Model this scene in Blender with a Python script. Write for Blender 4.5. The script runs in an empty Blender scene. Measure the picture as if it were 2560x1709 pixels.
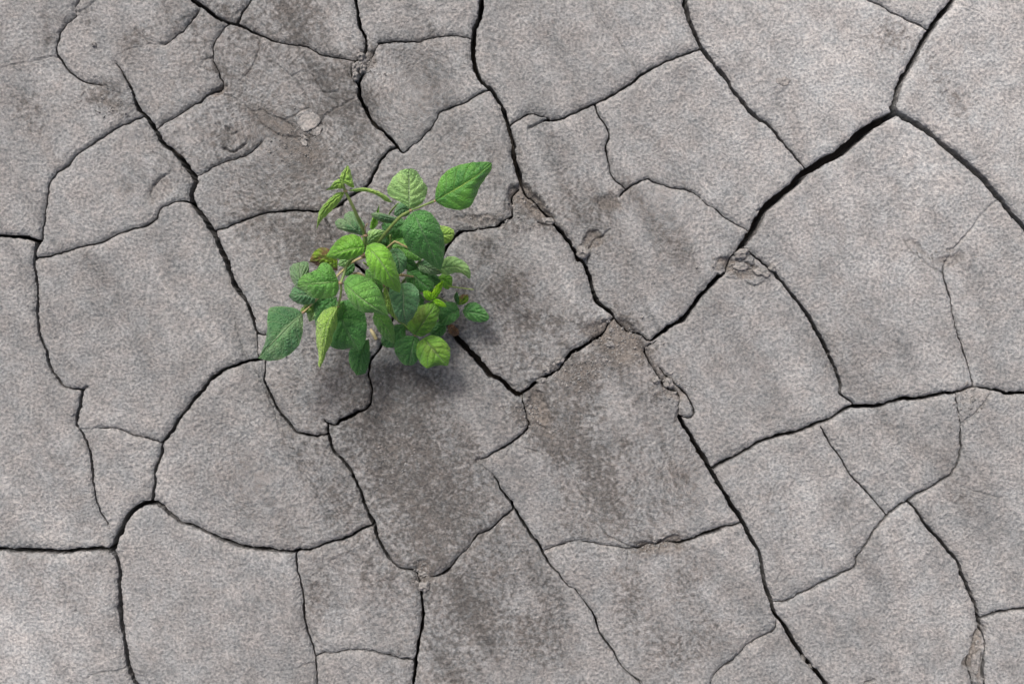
import bpy, math, random
import numpy as np

# ------------------------------------------------------------------ camera, sky, sun, exposure
scene = bpy.context.scene
K = 0.0005            # metres of ground per photograph pixel
CAM_H = 1.245         # camera height above the clay
camd = bpy.data.cameras.new('camera')
camd.lens = 35.0
camd.sensor_width = 36.0
camd.clip_start = 0.01
camd.clip_end = 2000
cam = bpy.data.objects.new('camera', camd)
cam.location = (0, 0, CAM_H)
cam.rotation_euler = (0, 0, 0)
scene.collection.objects.link(cam)
scene.camera = cam

SUN_EL = math.radians(56)
SUN_AZ = math.radians(-24)      # measured from +y (top of the photograph), clockwise
world = bpy.data.worlds.new('World')
scene.world = world
world.use_nodes = True
wn = world.node_tree
wn.nodes.clear()
sky = wn.nodes.new('ShaderNodeTexSky')
sky.sky_type = 'NISHITA'
sky.sun_disc = False
sky.sun_elevation = SUN_EL
sky.sun_rotation = SUN_AZ
sky.air_density = 0.6
sky.dust_density = 8.0
sky.ozone_density = 0.2
bg = wn.nodes.new('ShaderNodeBackground')
bg.inputs['Strength'].default_value = 0.12
wo = wn.nodes.new('ShaderNodeOutputWorld')
wn.links.new(sky.outputs[0], bg.inputs[0])
wn.links.new(bg.outputs[0], wo.inputs[0])

sd = bpy.data.lights.new('sun', 'SUN')
sd.energy = 2.1
sd.angle = math.radians(10)
sd.color = (1.0, 0.96, 0.92)
sun = bpy.data.objects.new('sun', sd)
d = (math.sin(SUN_AZ) * math.cos(SUN_EL), math.cos(SUN_AZ) * math.cos(SUN_EL), math.sin(SUN_EL))
from mathutils import Vector
sun.rotation_euler = Vector(d).to_track_quat('Z', 'Y').to_euler()
sun.location = (d[0] * 5, d[1] * 5, d[2] * 5)
scene.collection.objects.link(sun)
scene.view_settings.view_transform = 'Standard'
scene.view_settings.look = 'None'
scene.view_settings.exposure = 0.13
scene.view_settings.gamma = 1.0
scene.view_settings.use_curve_mapping = False

rng = np.random.default_rng(7)
random.seed(7)

# ------------------------------------------------------------------ helpers
def link(o, parent=None):
    scene.collection.objects.link(o)
    if parent is not None:
        o.parent = parent
    return o

def tag(o, label=None, cat=None, group=None, kind=None):
    if label: o['label'] = label
    if cat: o['category'] = cat
    if group: o['group'] = group
    if kind: o['kind'] = kind
    return o

def G(px, py, z=0.0):
    """pixel of the photograph -> the point at height z that the photograph shows there"""
    s = K * (CAM_H - z) / CAM_H
    return ((px - 1280.0) * s, (854.5 - py) * s, z)

_lat = {}
def vnoise(x, y, scale, seed):
    """smooth value noise in -1..1, numpy"""
    n = 256
    if seed not in _lat:
        _lat[seed] = np.random.default_rng(seed).uniform(-1, 1, (n, n)).astype(np.float32)
    L = _lat[seed]
    u = x / scale + 1000.0
    v = y / scale + 1000.0
    iu = np.floor(u).astype(np.int64); iv = np.floor(v).astype(np.int64)
    fu = (u - iu).astype(np.float32); fv = (v - iv).astype(np.float32)
    fu = fu * fu * (3 - 2 * fu); fv = fv * fv * (3 - 2 * fv)
    a = L[iv % n, iu % n]; b = L[iv % n, (iu + 1) % n]
    c = L[(iv + 1) % n, iu % n]; e = L[(iv + 1) % n, (iu + 1) % n]
    return (a * (1 - fu) + b * fu) * (1 - fv) + (c * (1 - fu) + e * fu) * fv

def fbm(x, y, scale, seed, octv=3, gain=0.5):
    s = 0; a = 1.0; t = 0
    for i in range(octv):
        # rotate every octave so the lattice does not show
        ang = 0.6 + 1.1 * i + seed
        xr = x * math.cos(ang) - y * math.sin(ang); yr = x * math.sin(ang) + y * math.cos(ang)
        s = s + a * vnoise(xr, yr, scale, seed + 31 * i); t += a
        a *= gain; scale *= 0.5
    return s / t

def catmull(pts, n=6):
    P = [np.array(p, float) for p in pts]
    if len(P) < 3:
        return [P[0] + (P[-1] - P[0]) * t for t in np.linspace(0, 1, n + 1)]
    out = []
    for i in range(len(P) - 1):
        p0 = P[i - 1] if i > 0 else 2 * P[0] - P[1]
        p1, p2 = P[i], P[i + 1]
        p3 = P[i + 2] if i + 2 < len(P) else 2 * P[-1] - P[-2]
        for k in range(n):
            t = k / n
            out.append(0.5 * ((2 * p1) + (-p0 + p2) * t + (2 * p0 - 5 * p1 + 4 * p2 - p3) * t * t
                              + (-p0 + 3 * p1 - 3 * p2 + p3) * t ** 3))
    out.append(P[-1])
    return out

def nodes_of(m):
    m.use_nodes = True
    nt = m.node_tree
    nt.nodes.clear()
    def N(t, **kw):
        n = nt.nodes.new(t)
        for k_, v_ in kw.items():
            setattr(n, k_, v_)
        return n
    return nt, N, nt.links.new

# ------------------------------------------------------------------ materials
def clay_material(name, tint=(1, 1, 1), wall=False):
    m = bpy.data.materials.new(name)
    nt, N, L = nodes_of(m)
    out = N('ShaderNodeOutputMaterial'); bs = N('ShaderNodeBsdfPrincipled')
    L(bs.outputs[0], out.inputs[0])
    tc = N('ShaderNodeTexCoord')
    # fine grain
    n1 = N('ShaderNodeTexNoise'); n1.inputs['Scale'].default_value = 290; n1.inputs['Detail'].default_value = 3; n1.inputs['Roughness'].default_value = 0.55
    n2 = N('ShaderNodeTexNoise'); n2.inputs['Scale'].default_value = 900; n2.inputs['Detail'].default_value = 3; n2.inputs['Roughness'].default_value = 0.6
    n3 = N('ShaderNodeTexNoise'); n3.inputs['Scale'].default_value = 22; n3.inputs['Detail'].default_value = 6; n3.inputs['Roughness'].default_value = 0.6
    n4 = N('ShaderNodeTexNoise'); n4.inputs['Scale'].default_value = 150; n4.inputs['Detail'].default_value = 5; n4.inputs['Roughness'].default_value = 0.65
    for n in (n1, n2, n3, n4): L(tc.outputs['Object'], n.inputs['Vector'])
    # dry clay tones
    r1 = N('ShaderNodeValToRGB')
    r1.color_ramp.elements[0].position = 0.32; r1.color_ramp.elements[0].color = (0.160 * tint[0], 0.167 * tint[1], 0.172 * tint[2], 1)
    r1.color_ramp.elements[1].position = 0.70; r1.color_ramp.elements[1].color = (0.376 * tint[0], 0.369 * tint[1], 0.368 * tint[2], 1)
    L(n1.outputs[0], r1.inputs[0])
    # broad mottling
    r3 = N('ShaderNodeMapRange'); r3.inputs['From Min'].default_value = 0.3; r3.inputs['From Max'].default_value = 0.7
    r3.inputs['To Min'].default_value = 0.80; r3.inputs['To Max'].default_value = 1.16
    L(n3.outputs[0], r3.inputs[0])
    mul = N('ShaderNodeMixRGB', blend_type='MULTIPLY'); mul.inputs[0].default_value = 1
    L(r1.outputs[0], mul.inputs[1]); L(r3.outputs[0], mul.inputs[2])
    nh = N('ShaderNodeTexNoise'); nh.inputs['Scale'].default_value = 34; nh.inputs['Detail'].default_value = 5; nh.inputs['Roughness'].default_value = 0.7
    ofs = N('ShaderNodeVectorMath', operation='ADD'); ofs.inputs[1].default_value = (3.1, 7.7, 1.3)
    L(tc.outputs['Object'], ofs.inputs[0]); L(ofs.outputs[0], nh.inputs['Vector'])
    rh = N('ShaderNodeValToRGB'); rh.color_ramp.elements[0].position = 0.36; rh.color_ramp.elements[1].position = 0.64
    rh.color_ramp.elements[0].color = (0.955, 0.995, 1.01, 1); rh.color_ramp.elements[1].color = (1.02, 1.0, 0.98, 1)
    L(nh.outputs[0], rh.inputs[0])
    mh = N('ShaderNodeMixRGB', blend_type='MULTIPLY'); mh.inputs[0].default_value = 1
    L(mul.outputs[0], mh.inputs[1]); L(rh.outputs[0], mh.inputs[2]); mul = mh
    # broad pale tone, with lit crack lips painted in
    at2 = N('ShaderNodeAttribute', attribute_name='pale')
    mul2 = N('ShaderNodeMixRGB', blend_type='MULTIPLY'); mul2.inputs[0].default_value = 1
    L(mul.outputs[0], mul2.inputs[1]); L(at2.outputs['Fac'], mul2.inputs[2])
    # damp / dirty stains and painted plant shadow, broken up by noise
    at = N('ShaderNodeAttribute', attribute_name='stain')
    ad = N('ShaderNodeMath', operation='MULTIPLY_ADD'); ad.inputs[1].default_value = 4.3; ad.inputs[2].default_value = -2.15
    L(n4.outputs[0], ad.inputs[0])
    sm = N('ShaderNodeMath', operation='ADD'); L(at.outputs['Fac'], sm.inputs[0]); L(ad.outputs[0], sm.inputs[1])
    mr = N('ShaderNodeMapRange', interpolation_type='SMOOTHSTEP'); mr.inputs['From Min'].default_value = 0.0; mr.inputs['From Max'].default_value = 1.25
    L(sm.outputs[0], mr.inputs[0])
    gate = N('ShaderNodeMath', operation='MULTIPLY'); gate.use_clamp = True
    g2 = N('ShaderNodeMath', operation='MULTIPLY'); g2.inputs[1].default_value = 2.2; g2.use_clamp = True
    L(at.outputs['Fac'], g2.inputs[0]); L(g2.outputs[0], gate.inputs[0]); L(mr.outputs[0], gate.inputs[1])
    dk = N('ShaderNodeMixRGB', blend_type='MULTIPLY'); dk.inputs[0].default_value = 1; dk.inputs[2].default_value = (0.49, 0.468, 0.452, 1)
    L(mul2.outputs[0], dk.inputs[1])
    mx = N('ShaderNodeMixRGB'); L(gate.outputs[0], mx.inputs[0]); L(mul2.outputs[0], mx.inputs[1]); L(dk.outputs[0], mx.inputs[2])
    ai = N('ShaderNodeAttribute', attribute_name='dirt')
    dm = N('ShaderNodeMath', operation='MULTIPLY'); dm.inputs[1].default_value = 0.72; dm.use_clamp = True; L(ai.outputs['Fac'], dm.inputs[0])
    dr = N('ShaderNodeValToRGB'); dr.color_ramp.elements[0].position = 0.35; dr.color_ramp.elements[1].position = 0.66
    dr.color_ramp.elements[0].color = (0.105, 0.095, 0.086, 1); dr.color_ramp.elements[1].color = (0.235, 0.210, 0.188, 1)
    L(n1.outputs[0], dr.inputs[0])
    md = N('ShaderNodeMixRGB'); L(dm.outputs[0], md.inputs[0]); L(mx.outputs[0], md.inputs[1]); L(dr.outputs[0], md.inputs[2])
    L(md.outputs[0], bs.inputs['Base Color'])
    bs.inputs['Roughness'].default_value = 0.93
    bs.inputs['Specular IOR Level'].default_value = 0.25
    b1 = N('ShaderNodeBump'); b1.inputs['Strength'].default_value = 0.9; b1.inputs['Distance'].default_value = 0.0029
    L(n1.outputs[0], b1.inputs['Height'])
    b2 = N('ShaderNodeBump'); b2.inputs['Strength'].default_value = 0.4; b2.inputs['Distance'].default_value = 0.0007
    L(n2.outputs[0], b2.inputs['Height']); L(b1.outputs[0], b2.inputs['Normal'])
    L(b2.outputs[0], bs.inputs['Normal'])
    return m

CLAY = clay_material('dry_clay')
CLOD = clay_material('crumbled_clay', tint=(1.02, 0.99, 0.96))

def subsoil_material():
    m = bpy.data.materials.new('subsoil')
    nt, N, L = nodes_of(m)
    out = N('ShaderNodeOutputMaterial'); bs = N('ShaderNodeBsdfPrincipled'); L(bs.outputs[0], out.inputs[0])
    tc = N('ShaderNodeTexCoord')
    vo = N('ShaderNodeTexVoronoi', feature='DISTANCE_TO_EDGE'); vo.inputs['Scale'].default_value = 4.2
    wn_ = N('ShaderNodeTexNoise'); wn_.inputs['Scale'].default_value = 7; wn_.inputs['Detail'].default_value = 5
    L(tc.outputs['Object'], wn_.inputs['Vector'])
    mx = N('ShaderNodeMixRGB'); mx.inputs[0].default_value = 0.12
    L(tc.outputs['Object'], mx.inputs[1]); L(wn_.outputs['Color'], mx.inputs[2]); L(mx.outputs[0], vo.inputs['Vector'])
    r = N('ShaderNodeValToRGB'); r.color_ramp.elements[0].color = (0.03, 0.028, 0.026, 1); r.color_ramp.elements[1].color = (0.27, 0.26, 0.25, 1)
    r.color_ramp.elements[0].position = 0.008; r.color_ramp.elements[1].position = 0.03
    L(vo.outputs[0], r.inputs[0])
    # under the plates the soil is damp and dark brown
    at = N('ShaderNodeAttribute', attribute_name='damp')
    m2 = N('ShaderNodeMixRGB'); m2.inputs[2].default_value = (0.075, 0.066, 0.058, 1)
    L(at.outputs['Fac'], m2.inputs[0]); L(r.outputs[0], m2.inputs[1]); L(m2.outputs[0], bs.inputs['Base Color'])
    bs.inputs['Roughness'].default_value = 0.95
    b = N('ShaderNodeBump'); b.inputs['Strength'].default_value = 0.8; b.inputs['Distance'].default_value = 0.01
    n = N('ShaderNodeTexNoise'); n.inputs['Scale'].default_value = 60; n.inputs['Detail'].default_value = 8
    L(tc.outputs['Object'], n.inputs['Vector'])
    ad = N('ShaderNodeMath', operation='MULTIPLY_ADD'); ad.inputs[1].default_value = 0.4
    L(n.outputs[0], ad.inputs[0]); L(r.outputs[0], ad.inputs[2]); L(ad.outputs[0], b.inputs['Height'])
    L(b.outputs[0], bs.inputs['Normal'])
    return m
SUBSOIL = subsoil_material()

# ------------------------------------------------------------------ the cracks, read off the photograph
TS = 1000.0 / 2349.0
TILE = {'A': (0, 0), 'B': (800, 0), 'C': (1560, 0), 'D': (0, 520), 'E': (800, 520), 'F': (1560, 520),
        'G': (0, 1042), 'H': (800, 1042), 'I': (1560, 1042)}
CR = []      # through cracks: list of (x, y, full width)
HR = []      # hairlines
def _parse(t, s):
    ox, oy = TILE[t]
    out = []
    for q in s.split():
        a = [float(v) for v in q.split(',')]
        out.append((ox + a[0] * TS, oy + a[1] * TS, a[2] if len(a) > 2 else 2.0))
    return out
def crack(t, s): CR.append(_parse(t, s))
def hair(t, s): HR.append(_parse(t, s))

crack('A', '675,370,3 705,410,3.2 740,470,4.5 770,540,7 815,640,10 870,700,10 925,780,11 955,845,12 1010,885,10 1060,930,14 1110,1000,14 1140,1060,15 1120,1130,11 1140,1200,11 1190,1280,12 1245,1360,14 1290,1450,11 1340,1567,11')
crack('D', '1290,230,11 1340,370,11 1400,490,12 1440,540,9 1480,630,9 1500,720,6 1535,742,4 1560,738,4')
crack('D', '1500,722,3 1508,800,3 1515,885,3')
crack('A', '1060,-60,10 1130,0,10 1200,45,9 1270,95,10 1340,130,8 1400,140,8 1450,165,7 1500,190,6 1560,215,5 1640,240,4 1750,262,4 1830,285,3.2 1890,320,4 1960,332,4 2060,345,4 2090,350,4')
crack('A', '1490,-60,5 1460,0,5 1425,60,5 1390,130,7')
crack('A', '2070,-60,7 2085,0,7 2100,80,8 2115,160,9 2140,200,6 2150,285,7 2110,325,3.5 2090,350,3.5')
crack('A', '1165,45,3.5 1130,100,4 1080,160,3.5 1010,220,3 960,255,2.8')
hair('A', '960,255,2 870,262,1.5 760,290,1 690,330,1')
crack('A', '1330,140,4 1290,190,3.2 1250,260,4 1245,340,3.5 1265,400,3.5 1295,450,4 1312,490,3.5 1290,530,4')
crack('A', '925,752,4 990,705,4 1080,650,4.5 1160,600,5 1230,550,6 1290,525,4')
hair('A', '1310,500,2 1300,545,2.5 1245,580,2 1170,600,2')
hair('A', '1520,290,2 1490,370,2 1450,430,2 1410,475,1.5')
crack('A', '480,-60,3 460,0,3 430,40,3 440,80,3 400,120,3 345,190,4 320,250,5 322,310,5 355,360,5 400,420,4.5 465,465,4 520,490,3.2 590,497,2.8')
hair('A', '560,0,2 520,40,2 460,70,2')
hair('A', '590,497,2 690,540,1.2 780,575,1.2')
hair('A', '325,333,3 280,330,2.5 220,350,2 80,380,1 0,400,1')
crack('A', '830,680,4 740,730,4.5 640,780,5 560,830,4.5 460,900,4.5 400,960,5 340,1005,5 300,1050,4 275,1110,4 262,1200,4 248,1300,4.5 240,1390,6 215,1425,7 200,1480,5 208,1520,6')
crack('A', '-60,1385,9 0,1385,9 90,1390,9 150,1395,10 215,1420,10')
crack('A', '208,1512,5 300,1500,4.5 400,1470,5 480,1445,5 560,1430,5 640,1395,4.5 750,1345,5 860,1315,5 920,1275,5 940,1230,4 1000,1195,4 1060,1175,4 1125,1180,5')
crack('A', '1150,1035,3 1240,985,3.2 1300,955,3.2 1380,930,3.2 1450,910,3.2 1530,840,2.8')
hair('A', '1530,840,2 1560,815,1.5 1600,800,1')
crack('A', '1250,1352,4 1320,1330,4 1400,1295,4.5 1500,1265,4.5 1600,1245,4.5 1700,1232,5 1780,1238,5 1870,1240,5 1940,1225,4.5 2000,1190,5 2050,1150,6 2150,1090,6.5 2190,1030,7 2225,950,7 2270,890,7 2335,860,8')
hair('A', '2000,1190,4 2000,1260,5')
hair('A', '1910,1290,4 1925,1325,4 1945,1340,3')
crack('A', '2120,440,7 2105,500,9 2120,580,9 2150,640,9 2185,710,10 2250,770,8 2320,840,8 2335,862,8')
crack('A', '2085,350,3 2055,400,3.2 2065,450,3.2 2100,505,5')
hair('A', '1650,700,2 1710,690,2 1750,660,2 1810,630,2')
hair('A', '1810,790,2.5 1850,800,2.5 1885,765,2.5')
hair('A', '1815,810,3 1815,850,2.5')
crack('B', '455,860,6 490,895,4 540,850,3 600,810,2.8 680,710,2.8 700,660,3.5 760,630,3.5 830,605,3.5 900,570,4 985,525,5')
crack('B', '345,250,7 400,238,6 500,243,5 580,235,4.5 650,215,4.5 740,205,4.5 830,208,4 900,220,4')
crack('B', '345,255,3 300,320,2.8 262,400,2.8 248,445,4')
crack('B', '960,-60,11 950,0,11 930,100,12 905,200,12 900,300,11 910,400,12 945,470,11 1000,520,10 1040,580,9 1075,650,9 1110,750,9 1130,850,10 1150,960,11 1170,1040,11 1185,1095,7 1215,1150,3.5 1260,1180,3.5')
crack('B', '1165,1110,4 1125,1170,3.5 1132,1265,4')
hair('B', '1020,560,3 1050,640,3 1080,720,3')
crack('B', '1115,745,5 1160,705,4.5 1240,665,4 1320,688,3 1350,700,4')
hair('B', '1230,750,4 1270,735,4 1320,712,4')
crack('B', '1320,712,5 1400,700,6 1480,670,6 1560,630,6 1620,600,6 1720,550,6 1800,500,6 1880,440,6 1960,395,5 2060,345,5 2150,310,5 2235,280,5')
crack('B', '2145,-60,12 2150,0,12 2170,80,12 2195,170,12 2230,250,11 2300,350,11 2435,520,10')
crack('C', '640,510,10 720,620,10 800,700,9 860,745,8 960,860,7 1030,940,6 1090,1000,5')
hair('B', '1605,0,1.5 1640,110,1.2 1710,190,1 1750,240,2 1800,310,2 1840,390,2 1870,435,2')
crack('B', '1615,615,4 1640,680,4 1690,760,4 1700,810,4 1680,860,4 1690,940,4 1705,1010,3.2 1740,1060,2.8 1800,1110,3')
crack('B', '1760,1150,4 1800,1110,4 1860,1075,4 1920,1050,4 1960,1070,4 2050,1095,4 2190,1130,3.2 2260,1185,2.8 2349,1245,3')
crack('C', '545,1230,3 600,1280,3 730,1355,3')
crack('B', '1132,1268,6 1060,1310,8 1030,1330,6 900,1350,4 820,1360,8 780,1400,9 740,1450,8')
crack('E', '740,225,8 700,320,7 650,420,6 690,590,7 785,745,12')
crack('E', '650,420,5 500,480,5 350,440,6 210,330,9')
crack('E', '500,480,5 430,650,6 350,815,7 300,890,7 285,980,5 300,1050,6 300,1120,6 280,1165,5 200,1210,8 120,1250,8 95,1275,5 30,1262,3')
hair('E', '210,330,4 120,250,3 30,120,2')
crack('B', '1260,1180,3.5 1310,1240,5 1360,1300,7 1430,1370,9 1480,1450,9 1520,1530,8')
crack('E', '1480,230,9 1500,260,9 1560,340,9 1585,400,10 1600,480,10 1640,560,10 1700,610,9 1725,635,6')
hair('B', '1280,1310,4 1330,1320,5 1375,1310,5')
hair('E', '1705,120,3 1660,160,3.5 1600,190,3 1580,260,4 1570,330,4')
crack('E', '1725,635,4 1760,680,3 1800,720,3 1870,735,3.2 1930,775,5 1990,740,10 2060,690,10 2150,640,10 2200,560,12 2280,470,11 2349,400,11')
crack('F', '330,660,9 390,600,10 460,510,10 520,450,9 580,395,8 610,360,4 640,280,4 690,230,8')
crack('C', '640,1500,6 700,1440,14 760,1350,19 820,1240,19 900,1160,21 980,1100,19 1070,1010,19 1150,960,20 1270,890,23 1380,800,23 1470,730,21 1560,680,17 1600,660,16')
crack('C', '1575,625,9 1595,665,12')
crack('C', '1600,660,15 1600,570,14 1630,480,12 1680,390,12 1740,280,13 1800,170,14 1860,90,14 1930,0,14 1970,-60,14')
crack('C', '1360,-50,3 1450,0,3 1540,45,3 1640,100,3.2 1780,170,3.2')
crack('C', '1600,660,14 1700,710,14 1800,780,14 1900,860,15 2000,940,15 2100,1030,15 2170,1110,14 2240,1200,13 2310,1280,12 2400,1380,12')
hair('C', '2205,1165,2.5 2100,1260,1.5 2060,1320,3 1980,1420,3 1935,1465,3 1900,1470,2')
hair('C', '1940,20,1.5 2060,60,1 2200,150,1')
hair('C', '780,1240,3 820,1215,2')
crack('F', '1885,345,3 1885,400,3.6 1920,540,3.6 1955,700,3.6 1990,810,3.6 2020,920,3.6 2050,1040,4')
hair('F', '1935,245,2 1885,345,3')
hair('F', '1640,190,1.5 1700,260,2 1770,330,1.8 1880,375,1.5')
crack('F', '510,1535,9 620,1480,8 720,1420,8 820,1365,8 930,1335,9 1030,1310,8 1150,1260,8 1230,1230,7 1290,1190,7 1350,1165,9 1500,1160,9 1600,1130,9 1760,1110,8 1880,1090,8 1945,1082,7 2050,1045,4 2100,1050,5 2200,1070,7 2260,1090,8 2410,1080,8')
crack('F', '710,235,3 780,290,4 850,340,5 900,390,7 960,460,7 1030,550,8 1090,640,10 1150,740,10 1200,850,9 1240,930,8 1275,1030,7 1280,1090,6 1340,1140,3.2 1350,1165,3.5')
hair('F', '690,310,3 720,290,3 745,275,3'); hair('F', '770,300,3 765,340,3 740,360,3')
hair('F', '600,410,2 700,420,2 770,460,3 830,430,2')
crack('E', '1970,780,3 1910,830,3 1935,900,3 1985,985,3.5 2030,1050,5 2100,1085,4 2115,1130,3 2100,1180,3 2110,1235,4')
crack('E', '1990,935,2.8 2080,1030,3.2 2150,1090,4 2190,1150,4 2200,1200,4 2170,1230,3.5 2110,1220,3')
crack('E', '2105,1230,5 2150,1300,7 2200,1370,9 2250,1450,10 2300,1535,12')
crack('E', '785,745,14 850,810,15 920,880,14 1000,970,14 1070,1020,12 1130,1070,12 1178,1095,12')
crack('E', '1190,1080,8 1240,1045,8 1280,1020,7 1380,960,5 1420,930,5 1480,850,9 1540,820,9 1600,780,8 1650,750,5 1690,690,3.2 1725,640,4')
crack('E', '1178,1095,6 1190,1130,4 1205,1200,2.8 1222,1280,4 1180,1330,5 1120,1375,6 1060,1410,5 1000,1450,3 940,1475,2.8')
hair('E', '940,1475,2 915,1480,4 925,1500,3')
hair('E', '1130,1380,2 1190,1405,2 1270,1425,2.5')
hair('E', '1250,1265,3 1290,1270,3 1330,1300,4')
hair('H', '1410,190,3 1440,260,2.5 1500,340,1.6 1520,430,2 1590,520,1.8 1620,610,1.8 1655,660,2')
crack('D', '1562,880,3.5 1550,950,4 1552,1010,6 1580,1080,7 1630,1180,7 1670,1240,7 1730,1310,7 1790,1332,6 1850,1340,5 1925,1325,5')
crack('D', '1562,880,3.5 1515,885,7 1450,895,8 1350,935,9 1280,970,10 1210,1030,10 1130,1130,9 1060,1220,8 1000,1310,9 950,1380,9 945,1440,8 920,1500,7 900,1567,8')
crack('G', '900,345,8 905,400,7 890,500,9')
crack('D', '1905,1245,3.5 1925,1280,6 1935,1350,9 1955,1420,8 2010,1470,8 2045,1530,9')
crack('H', '165,290,8 190,340,9 230,430,8 280,560,9 315,630,9 340,700,8 380,790,7 420,850,5 480,890,4 560,905,5 575,940,3 595,1040,4')
crack('D', '200,210,7 195,290,6.5 205,400,7 215,520,7 215,640,7 225,750,7 260,850,7 290,940,7 330,1010,7 380,1055,5 460,1062,5 475,1080,8 460,1150,8 445,1230,8 440,1280,7 480,1330,6 500,1370,5 520,1430,6 540,1540,6')
hair('D', '475,1070,6 510,1048,5')
crack('G', '533,280,6 540,350,6 550,440,5 580,560,4 625,635,3')
hair('G', '625,635,2 660,690,1.5')
crack('G', '570,68,3 620,70,3.5 680,72,3.5 760,98,3.5 860,125,3.5 945,155,4')
hair('G', '570,68,2 500,75,1.5 450,80,1.5')
crack('G', '-60,778,10 0,778,10 100,785,10 220,788,11 330,800,10 440,788,11 560,780,11 620,785,12 655,780,15 680,710,14 715,660,12 735,600,14 780,550,12 830,515,11 890,500,11 950,525,11 1000,580,9 1060,620,7 1140,650,8 1230,690,8 1300,720,10 1380,745,11 1460,768,10 1560,780,10 1650,788,9 1740,785,8 1850,770,6 1950,735,6 2040,705,5.5 2120,665,6 2195,635,7')
crack('G', '655,785,10 680,840,9 700,920,10 695,1020,12 700,1130,13 715,1250,12 735,1370,12 745,1470,12 790,1567,12 820,1630,12')
crack('G', '1738,795,4 1745,870,5 1765,960,5 1780,1070,5 1790,1180,5 1810,1270,5 1840,1360,5 1855,1420,4 1858,1540,3.5 1858,1630,3.5')
crack('G', '1855,1405,3 1880,1400,3 1960,1385,2.8 2060,1370,3 2150,1372,3 2250,1390,3 2349,1418,3')
crack('H', '400,1395,3 470,1418,3.5 555,1420,4')
hair('G', '1740,1480,2 1800,1450,2.5 1850,1450,2.5'); hair('G', '745,1470,3 690,1490,2 560,1510,1.5 490,1545,2')
hair('G', '0,300,1.2 60,260,1.2 110,220,1.2')
crack('H', '595,1040,7 600,1130,8 595,1230,8 575,1330,9 560,1430,9 550,1567,8 545,1630,8')
crack('H', '585,935,2.8 640,940,2.8 680,945,4.5 740,905,6 770,880,4 830,810,2.8 890,740,2.8 910,700,5 950,680,4 1010,650,4 1080,590,4 1140,540,5')
crack('H', '1020,350,4 1060,420,5 1110,480,6 1150,550,6 1190,620,7 1240,700,7 1290,760,7 1330,840,6 1380,900,4 1410,930,4 1440,980,3 1490,1010,3 1540,1070,2.8 1580,1120,4 1620,1190,5 1635,1260,4 1670,1310,5 1720,1380,5 1760,1450,2.8 1820,1510,2.8 1870,1560,2.8 1900,1630,2.8')
hair('H', '1020,350,3 950,280,1.5 930,250,2')
crack('H', '1320,785,3 1400,755,3 1460,735,3 1520,728,3 1600,740,2.8 1700,755,2.8 1820,775,2.8 1860,770,4')
hair('H', '1655,660,2 1710,705,3 1780,740,3 1850,770,3')
crack('H', '1850,772,4 1890,770,5 1950,745,3.2 2040,735,3.2 2110,740,7 2170,720,6 2260,690,6 2349,660,6')
crack('I', '430,700,6 540,655,6 640,635,5 690,620,5')
hair('H', '1815,780,2.5 1812,830,2 1800,950,1')
crack('I', '340,10,6 400,130,9 450,210,10 510,300,12 560,400,10 620,490,11 680,590,12 730,680,11 790,780,10 810,870,10 825,980,10 865,1080,11 890,1160,10 930,1205,8 980,1280,11 1030,1370,10 1090,1450,10 1140,1500,9 1190,1567,9 1225,1630,9')
crack('I', '1155,60,4 1200,130,3.6 1260,220,3.6 1320,320,3.6 1400,410,3.6 1470,490,3 1550,585,4')
crack('I', '890,1085,4 970,1080,4 1050,1030,4 1120,1000,5 1210,960,5 1300,910,5 1360,880,5 1375,820,4 1420,750,5 1480,660,6 1550,580,6 1610,520,6 1665,490,6 1740,440,6 1820,400,5 1910,345,5 1955,280,5 1980,190,5 1970,80,4 1975,50,3')
hair('I', '1975,60,2.5 2020,20,2.5'); hair('F', '1975,1270,3 2080,1180,3 2150,1090,3')
crack('F', '1975,1275,3 1960,1200,2.8 1952,1120,2.8 1948,1085,3')
crack('I', '1665,492,6 1740,580,7 1800,660,8 1870,740,8 1960,840,8 1990,920,9 2030,1000,9 2060,1090,8 2090,1180,9 2110,1230,9 2100,1260,3.2 2050,1350,3 2030,1450,4 2045,1567,4 2050,1630,4')
crack('I', '2110,1230,4 2125,1350,3 2115,1480,6 2120,1567,6 2125,1630,6')
crack('I', '2095,1185,6 2160,1160,7 2240,1140,6 2349,1125,7 2420,1115,7')
crack('I', '900,1205,3 890,1250,5 830,1280,2.8 740,1330,2.8 690,1380,3 630,1440,4 560,1480,2.8 510,1560,2.8 505,1630,2.8')
hair('I', '1300,480,2 1305,520,3 1320,550,2'); hair('I', '1430,1560,4 1480,1545,3')
hair('I', '0,1490,2 60,1530,2 100,1567,3')

hair('A', '1250,530,2 1330,560,2 1420,600,2 1480,650,2.5 1540,650,2 1600,690,2 1650,700,3 1720,740,3')
hair('A', '1480,650,2 1530,720,2 1600,770,2 1690,800,2.5 1800,800,2.5')
hair('A', '1890,740,2.5 1900,690,2.5 1960,640,2 2040,600,2 2090,575,2')
hair('A', '1810,860,2 1830,910,2 1820,960,1.5')
hair('A', '1520,290,2 1530,250,2 1500,215,2'); hair('A', '1600,360,2 1680,420,2 1740,480,2.5 1800,560,2 1815,625,2.5')
hair('A', '1700,450,2 1780,420,2 1850,460,2 1900,540,2.5 1990,530,2'); hair('A', '1240,340,2 1200,360,2 1180,400,1.5')
hair('A', '1440,560,2 1450,500,2 1410,475,2'); hair('A', '1310,870,3 1370,890,4 1440,850,4 1460,810,2'); hair('A', '1330,740,3 1360,790,4 1400,770,2')
hair('A', '790,180,1.5 860,230,1.5 960,255,2'); hair('A', '480,490,2 540,570,1.5 620,610,1.5'); hair('A', '900,1190,2 880,1130,3 930,1060,3 1000,1010,2.5 980,940,2 900,890,2')
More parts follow.
